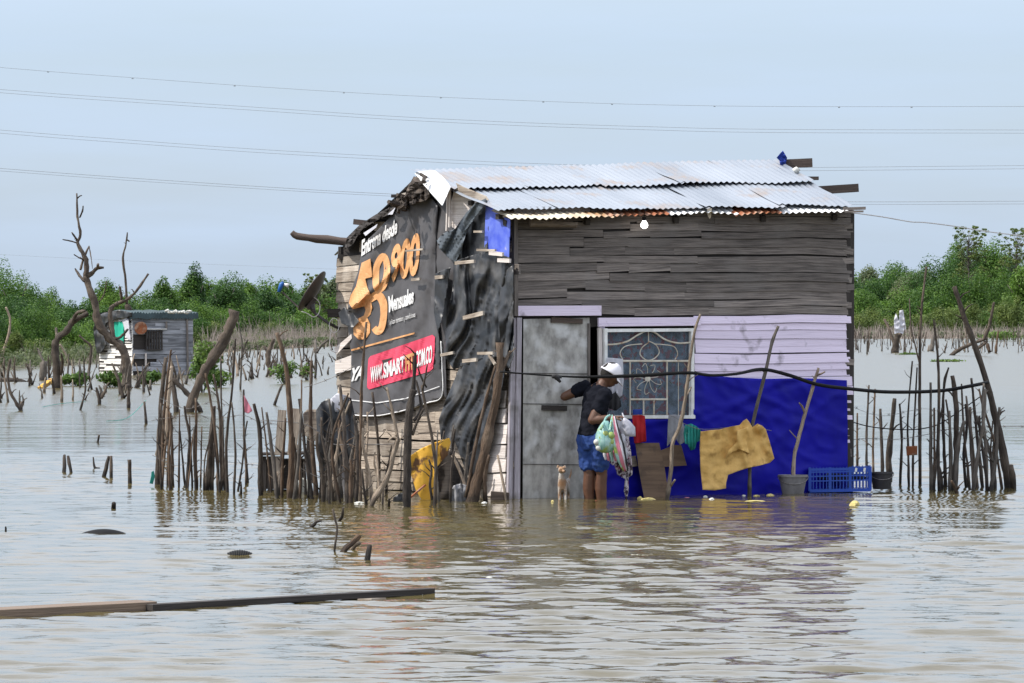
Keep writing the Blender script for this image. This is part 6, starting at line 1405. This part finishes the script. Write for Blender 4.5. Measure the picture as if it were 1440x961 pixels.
# cap: crown with the strap opening at the back, brim forward
mb = MB(); rings = []; nC = 36
for i in range(13):
    el = R(3) + (math.pi / 2 - R(4)) * i / 12; rr = []
    for k in range(nC):
        az = 2 * math.pi * k / nC; rr.append(hc + fu * (.002 + .122 * math.sin(el)) - fx * .012 - fu * .018 * math.cos(el) * max(0, -math.cos(az)) + fx * (.112 * math.cos(el) * math.cos(az)) + fs * (.093 * math.cos(el) * math.sin(az)))
    rings.append(rr)
b = len(mb.v)
for r_ in rings: mb.v += r_
for i in range(12):
    for k in range(nC):
        k2 = (k + 1) % nC; am = abs(((k + .5) / nC) * 360 - 180)
        if am < 33 - 6 * max(0, i - 2) and 1 <= i < 6: continue            # the half-round opening above the strap
        mb.face((b + i * nC + k, b + i * nC + k2, b + (i + 1) * nC + k2, b + (i + 1) * nC + k))
mb.face([b + 12 * nC + k for k in range(nC)])
cp = build('cap', mb, M['cap'], PR, smooth=True); sm = cp.modifiers.new('th', 'SOLIDIFY'); sm.thickness = .004
mb = MB(); bq = []
for off_ in (0, .006):
    rr = []
    for k in range(13):
        az = R(-62 + 124 * k / 12); rr.append(hc + fu * (.012 + off_) + fx * (.105 * math.cos(az) - .01) + fs * (.090 * math.sin(az)))
    for k in range(13):
        az = R(62 - 124 * k / 12); rr.append(hc + fu * (-.006 + off_ - .008 * math.cos(az)) + fx * (.105 * math.cos(az) + .068 * math.cos(az * 1.3)) + fs * (.092 * math.sin(az)))
    bq.append(rr)
mb.loft(bq); build('brim', mb, M['cap'], cp, smooth=False)
# T-shirt and shorts
mb = MB(); torso(mb, [(831, 613, .140, .112), (832, 604, .138, .108), (834, 590, .130, .102), (837, 572, .145, .110), (840, 557, .152, .106), (843, 549, .118, .088), (846, 543, .072, .066)])
limb(mb, [(shL, .070), (shL.lerp(elL, .25), .067), (shL.lerp(elL, .42), .060)]); limb(mb, [(shR, .072), (shR.lerp(elR, .3), .068), (shR.lerp(elR, .55), .062)])
so_ = build('shirt', mb, M['shirt'], PR, smooth=True); remesh(so_, .009, 2)
tx = bpy.data.textures.new('folds', 'CLOUDS'); tx.noise_scale = .06; dm = so_.modifiers.new('d', 'DISPLACE'); dm.texture = tx; dm.strength = .03; dm.mid_level = .35
mb = MB(); torso(mb, [(832, 632, .09, .09), (832, 620, .142, .112), (832, 608, .138, .108), (832, 603, .134, .104)])
for hp2, kn, wv in ((hipL, knL, .0), (hipR, knR, 0)): limb(mb, [(hp2, .095), (hp2.lerp(kn, .45), .086), (hp2.lerp(kn, .70), .084)])
sh_ = build('shorts', mb, M['denim'], PR, smooth=True); remesh(sh_, .009, 1)
dm = sh_.modifiers.new('d', 'DISPLACE'); dm.texture = tx; dm.strength = .03; dm.mid_level = .4

# bags hanging by the arm
def lumpy(rings_, D, seg=20, amp=.1, seed=1):
    mb = MB(); rr = []
    for i, (x, y, wx, wy) in enumerate(rings_):
        c = at(x, y, D); rr.append([c + V((math.cos(2 * math.pi * k / seg) * wx / 145 * (1 + amp * noise.noise(V((math.cos(6.283 * k / seg) * 2.2, math.sin(6.283 * k / seg) * 2.2, y * .08 + seed))) * 2), math.sin(2 * math.pi * k / seg) * wy / 145 * (1 + amp * noise.noise(V((k * .9, y * .1, seed)))), 0)) for k in range(seg)])
    mb.loft(rr, uvs=1); return mb
BG = thing('shopping_bag', 'thin teal striped plastic bag full of fruit hanging at the arm', 'bag', at(851, 632, 44.45))
build('sack', lumpy([(852, 592, 3, 2), (851, 597, 6, 4), (850, 604, 10, 7), (850, 612, 13, 10), (851, 620, 14.5, 12), (852, 627, 14, 12), (852, 633, 11, 9), (851, 637, 5, 5)], 44.5, amp=.16), M['bag_teal'], BG, smooth=True)
mb = MB(); mb.tube([at(845, 604, 44.4), at(852, 588, 44.55), at(858, 584, 44.6)], [.012, .01, .008], 6, .3, sub=3); mb.tube([at(857, 606, 44.4), at(860, 590, 44.55), at(861, 584, 44.6)], [.012, .01, .008], 6, .3, sub=3); build('handle', mb, M['bag_teal'], BG, smooth=True)
mb = MB()
for x, y in ((846, 616), (853, 621), (859, 613), (851, 611), (860, 622), (846, 626)): ellipsoid(mb, at(x, y, 44.465), .038, .038, .038, 12, 8)
build('fruit', mb, M['fruit'], BG, smooth=True)
mb = MB()
for x, y in ((839, 622), (842, 630)): ellipsoid(mb, at(x, y, 44.46), .03, .03, .03, 12, 8)
build('fruit', mb, M['litter_white'], BG, smooth=True)
SBG = thing('striped_cloth_bag', 'long pink and white striped cloth bag hanging beside the teal bag', 'bag', at(872, 665, 44.55))
for i, (m_, dx) in enumerate((('pink_cloth', 0), ('white_cloth', 3.2), ('black_cloth', 5.6), ('pink_cloth', -3.4), ('bag_teal', -6.6))):
    mb = MB(); mb.tube([at(863 + dx * .3, 586, 44.55), at(866 + dx * .6, 605, 44.5), at(870 + dx * .9, 625, 44.45), at(875 + dx * .8, 645, 44.45), at(880 + dx * .45, 662, 44.5)], [.007, .014, .017, .017, .009], 8, .25, sub=5); build('stripe', mb, M[m_], SBG, smooth=True)
for i, (x, m_) in enumerate(((850, 'white_cloth'), (854, 'pink_cloth'), (859, 'bag_teal'), (864, 'pink_cloth'), (868, 'white_cloth'))):
    mb = MB(); mb.tube([at(x, 630, 44.62), at(x + .5, 640, 44.6), at(x + 2, 650 - abs(x - 860) * .3, 44.6)], [.018, .017, .008], 7, .25, sub=3); build('stripe', mb, M[m_], SBG, smooth=True)
hang('lace', [(866, 640), (874, 645), (884, 640), (890, 660), (889, 668), (884, 672), (884, 690), (881, 706), (877, 690), (879, 674), (868, 668), (864, 655)], .45, 'pattern', 'ragged grey patterned cloth trailing below the striped bag', 'cloth')
hang('lace', [(879, 612), (884, 610), (888, 640), (889, 664), (884, 672), (880, 650)], .47, 'pattern', 'narrow patterned band hanging right of the striped bag', 'cloth')
build('w', MB(), M['cap']) if False else None
hang('cloth', [(858, 588), (864, 585), (876, 625), (884, 655), (878, 664), (868, 648), (862, 630)], .5, 'pink_cloth', 'faded pink cloth hanging behind the striped bag', 'cloth', folds=1.8, amp=.03)
hang('cloth', [(870, 612), (878, 610), (884, 640), (880, 652), (872, 640)], .56, 'white_cloth', 'white strip of cloth hanging in the middle of the bundle', 'cloth', folds=1.5, amp=.02)
hang('cloth', [(852, 632), (864, 632), (868, 650), (862, 655), (854, 648)], .5, 'pattern', 'dark patterned cloth end under the teal bag', 'cloth', folds=1.5, amp=.02)
WB = thing('plastic_bag', 'white plastic bag held in the hand beside the window', 'bag', at(884, 612, 44.6))
build('sack', lumpy([(878, 588, 2, 2), (881, 593, 5, 4), (884, 601, 8, 5), (886, 609, 8, 5), (887, 614, 6, 4)], 44.62, amp=.32, seed=5), M['bag_white'], WB, smooth=True)
mb = MB(); mb.tube([at(881, 596, 44.6), at(877, 586, 44.66), at(875, 581, 44.68)], [.01, .007, .006], 6, .3); build('handle', mb, M['bag_white'], WB, smooth=True)
hang('cloth', [(866, 587), (874, 588), (881, 600), (883, 615), (876, 618), (870, 604)], .5, 'white_cloth', 'white cloth between the striped bag and the white plastic bag', 'cloth')

# ------------------------------------------------------------------ the puppy at the door
DDg = 44.95
def dg(x, y, dy=0): return at(x, y, DDg + dy)
DG = thing('puppy', 'small tan and white puppy standing in the shallows before the door', 'dog', V((dg(791, 703).x, DDg, 0)))
ch4 = [[(dg(795, 681, .22), (.045, .05)), (dg(793, 682, .1), (.04, .045)), (dg(791, 680, 0), (.045, .052)), (dg(789.5, 671, -.02), (.030, .032)), (dg(789, 663, -.03), (.026, .026))],
       [(dg(791, 680, 0), .045), (dg(787, 688, -.01), .019), (dg(786.5, 696, -.01), .0135), (dg(787, 706, -.02), .012), (dg(786.5, 708, -.05), .014)],
       [(dg(791, 680, 0), .045), (dg(795, 688, -.01), .019), (dg(795.5, 696, -.01), .0135), (dg(795.5, 706, -.02), .012), (dg(796, 708, -.05), .014)],
       [(dg(795, 681, .22), .045), (dg(791, 688, .20), .026), (dg(790.5, 695, .26), .014), (dg(791, 707, .23), .012)],
       [(dg(795, 681, .22), .045), (dg(799, 688, .20), .026), (dg(799.5, 695, .26), .014), (dg(799, 707, .23), .012)],
       [(dg(795, 681, .22), .045), (dg(800, 674, .3), .012), (dg(803, 666, .33), .008), (dg(803, 659, .34), .005)]]
mb = to_mb(skinned(ch4, 'dog')); hcx = dg(789.5, 661, -.04); ellipsoid(mb, hcx, .034, .036, .032, 14, 10); ellipsoid(mb, hcx + V((.024, -.034, -.012)), .018, .028, .015, 12, 8)
for s_ in (-1, 1):
    mb.tube([hcx + V((.020 * s_, .005, .022)), hcx + V((.034 * s_, .0, .036)), hcx + V((.044 * s_, -.010, .014))], [.013, .013, .006], 6)
dob = build('body', mb, M['dog_tan'], DG); remesh(dob, .0045, 1)
mb = MB(); ellipsoid(mb, hcx + V((.034, -.06, -.006)), .006, .006, .005, 8, 6); build('nose', mb, M['nose'], DG, smooth=True)
for s_ in (-1, 1):
    mb = MB(); ellipsoid(mb, hcx + V((.010 + .014 * s_, -.033, .006)), .004, .004, .004, 8, 6); build('eye', mb, M['eye'], DG, smooth=True)
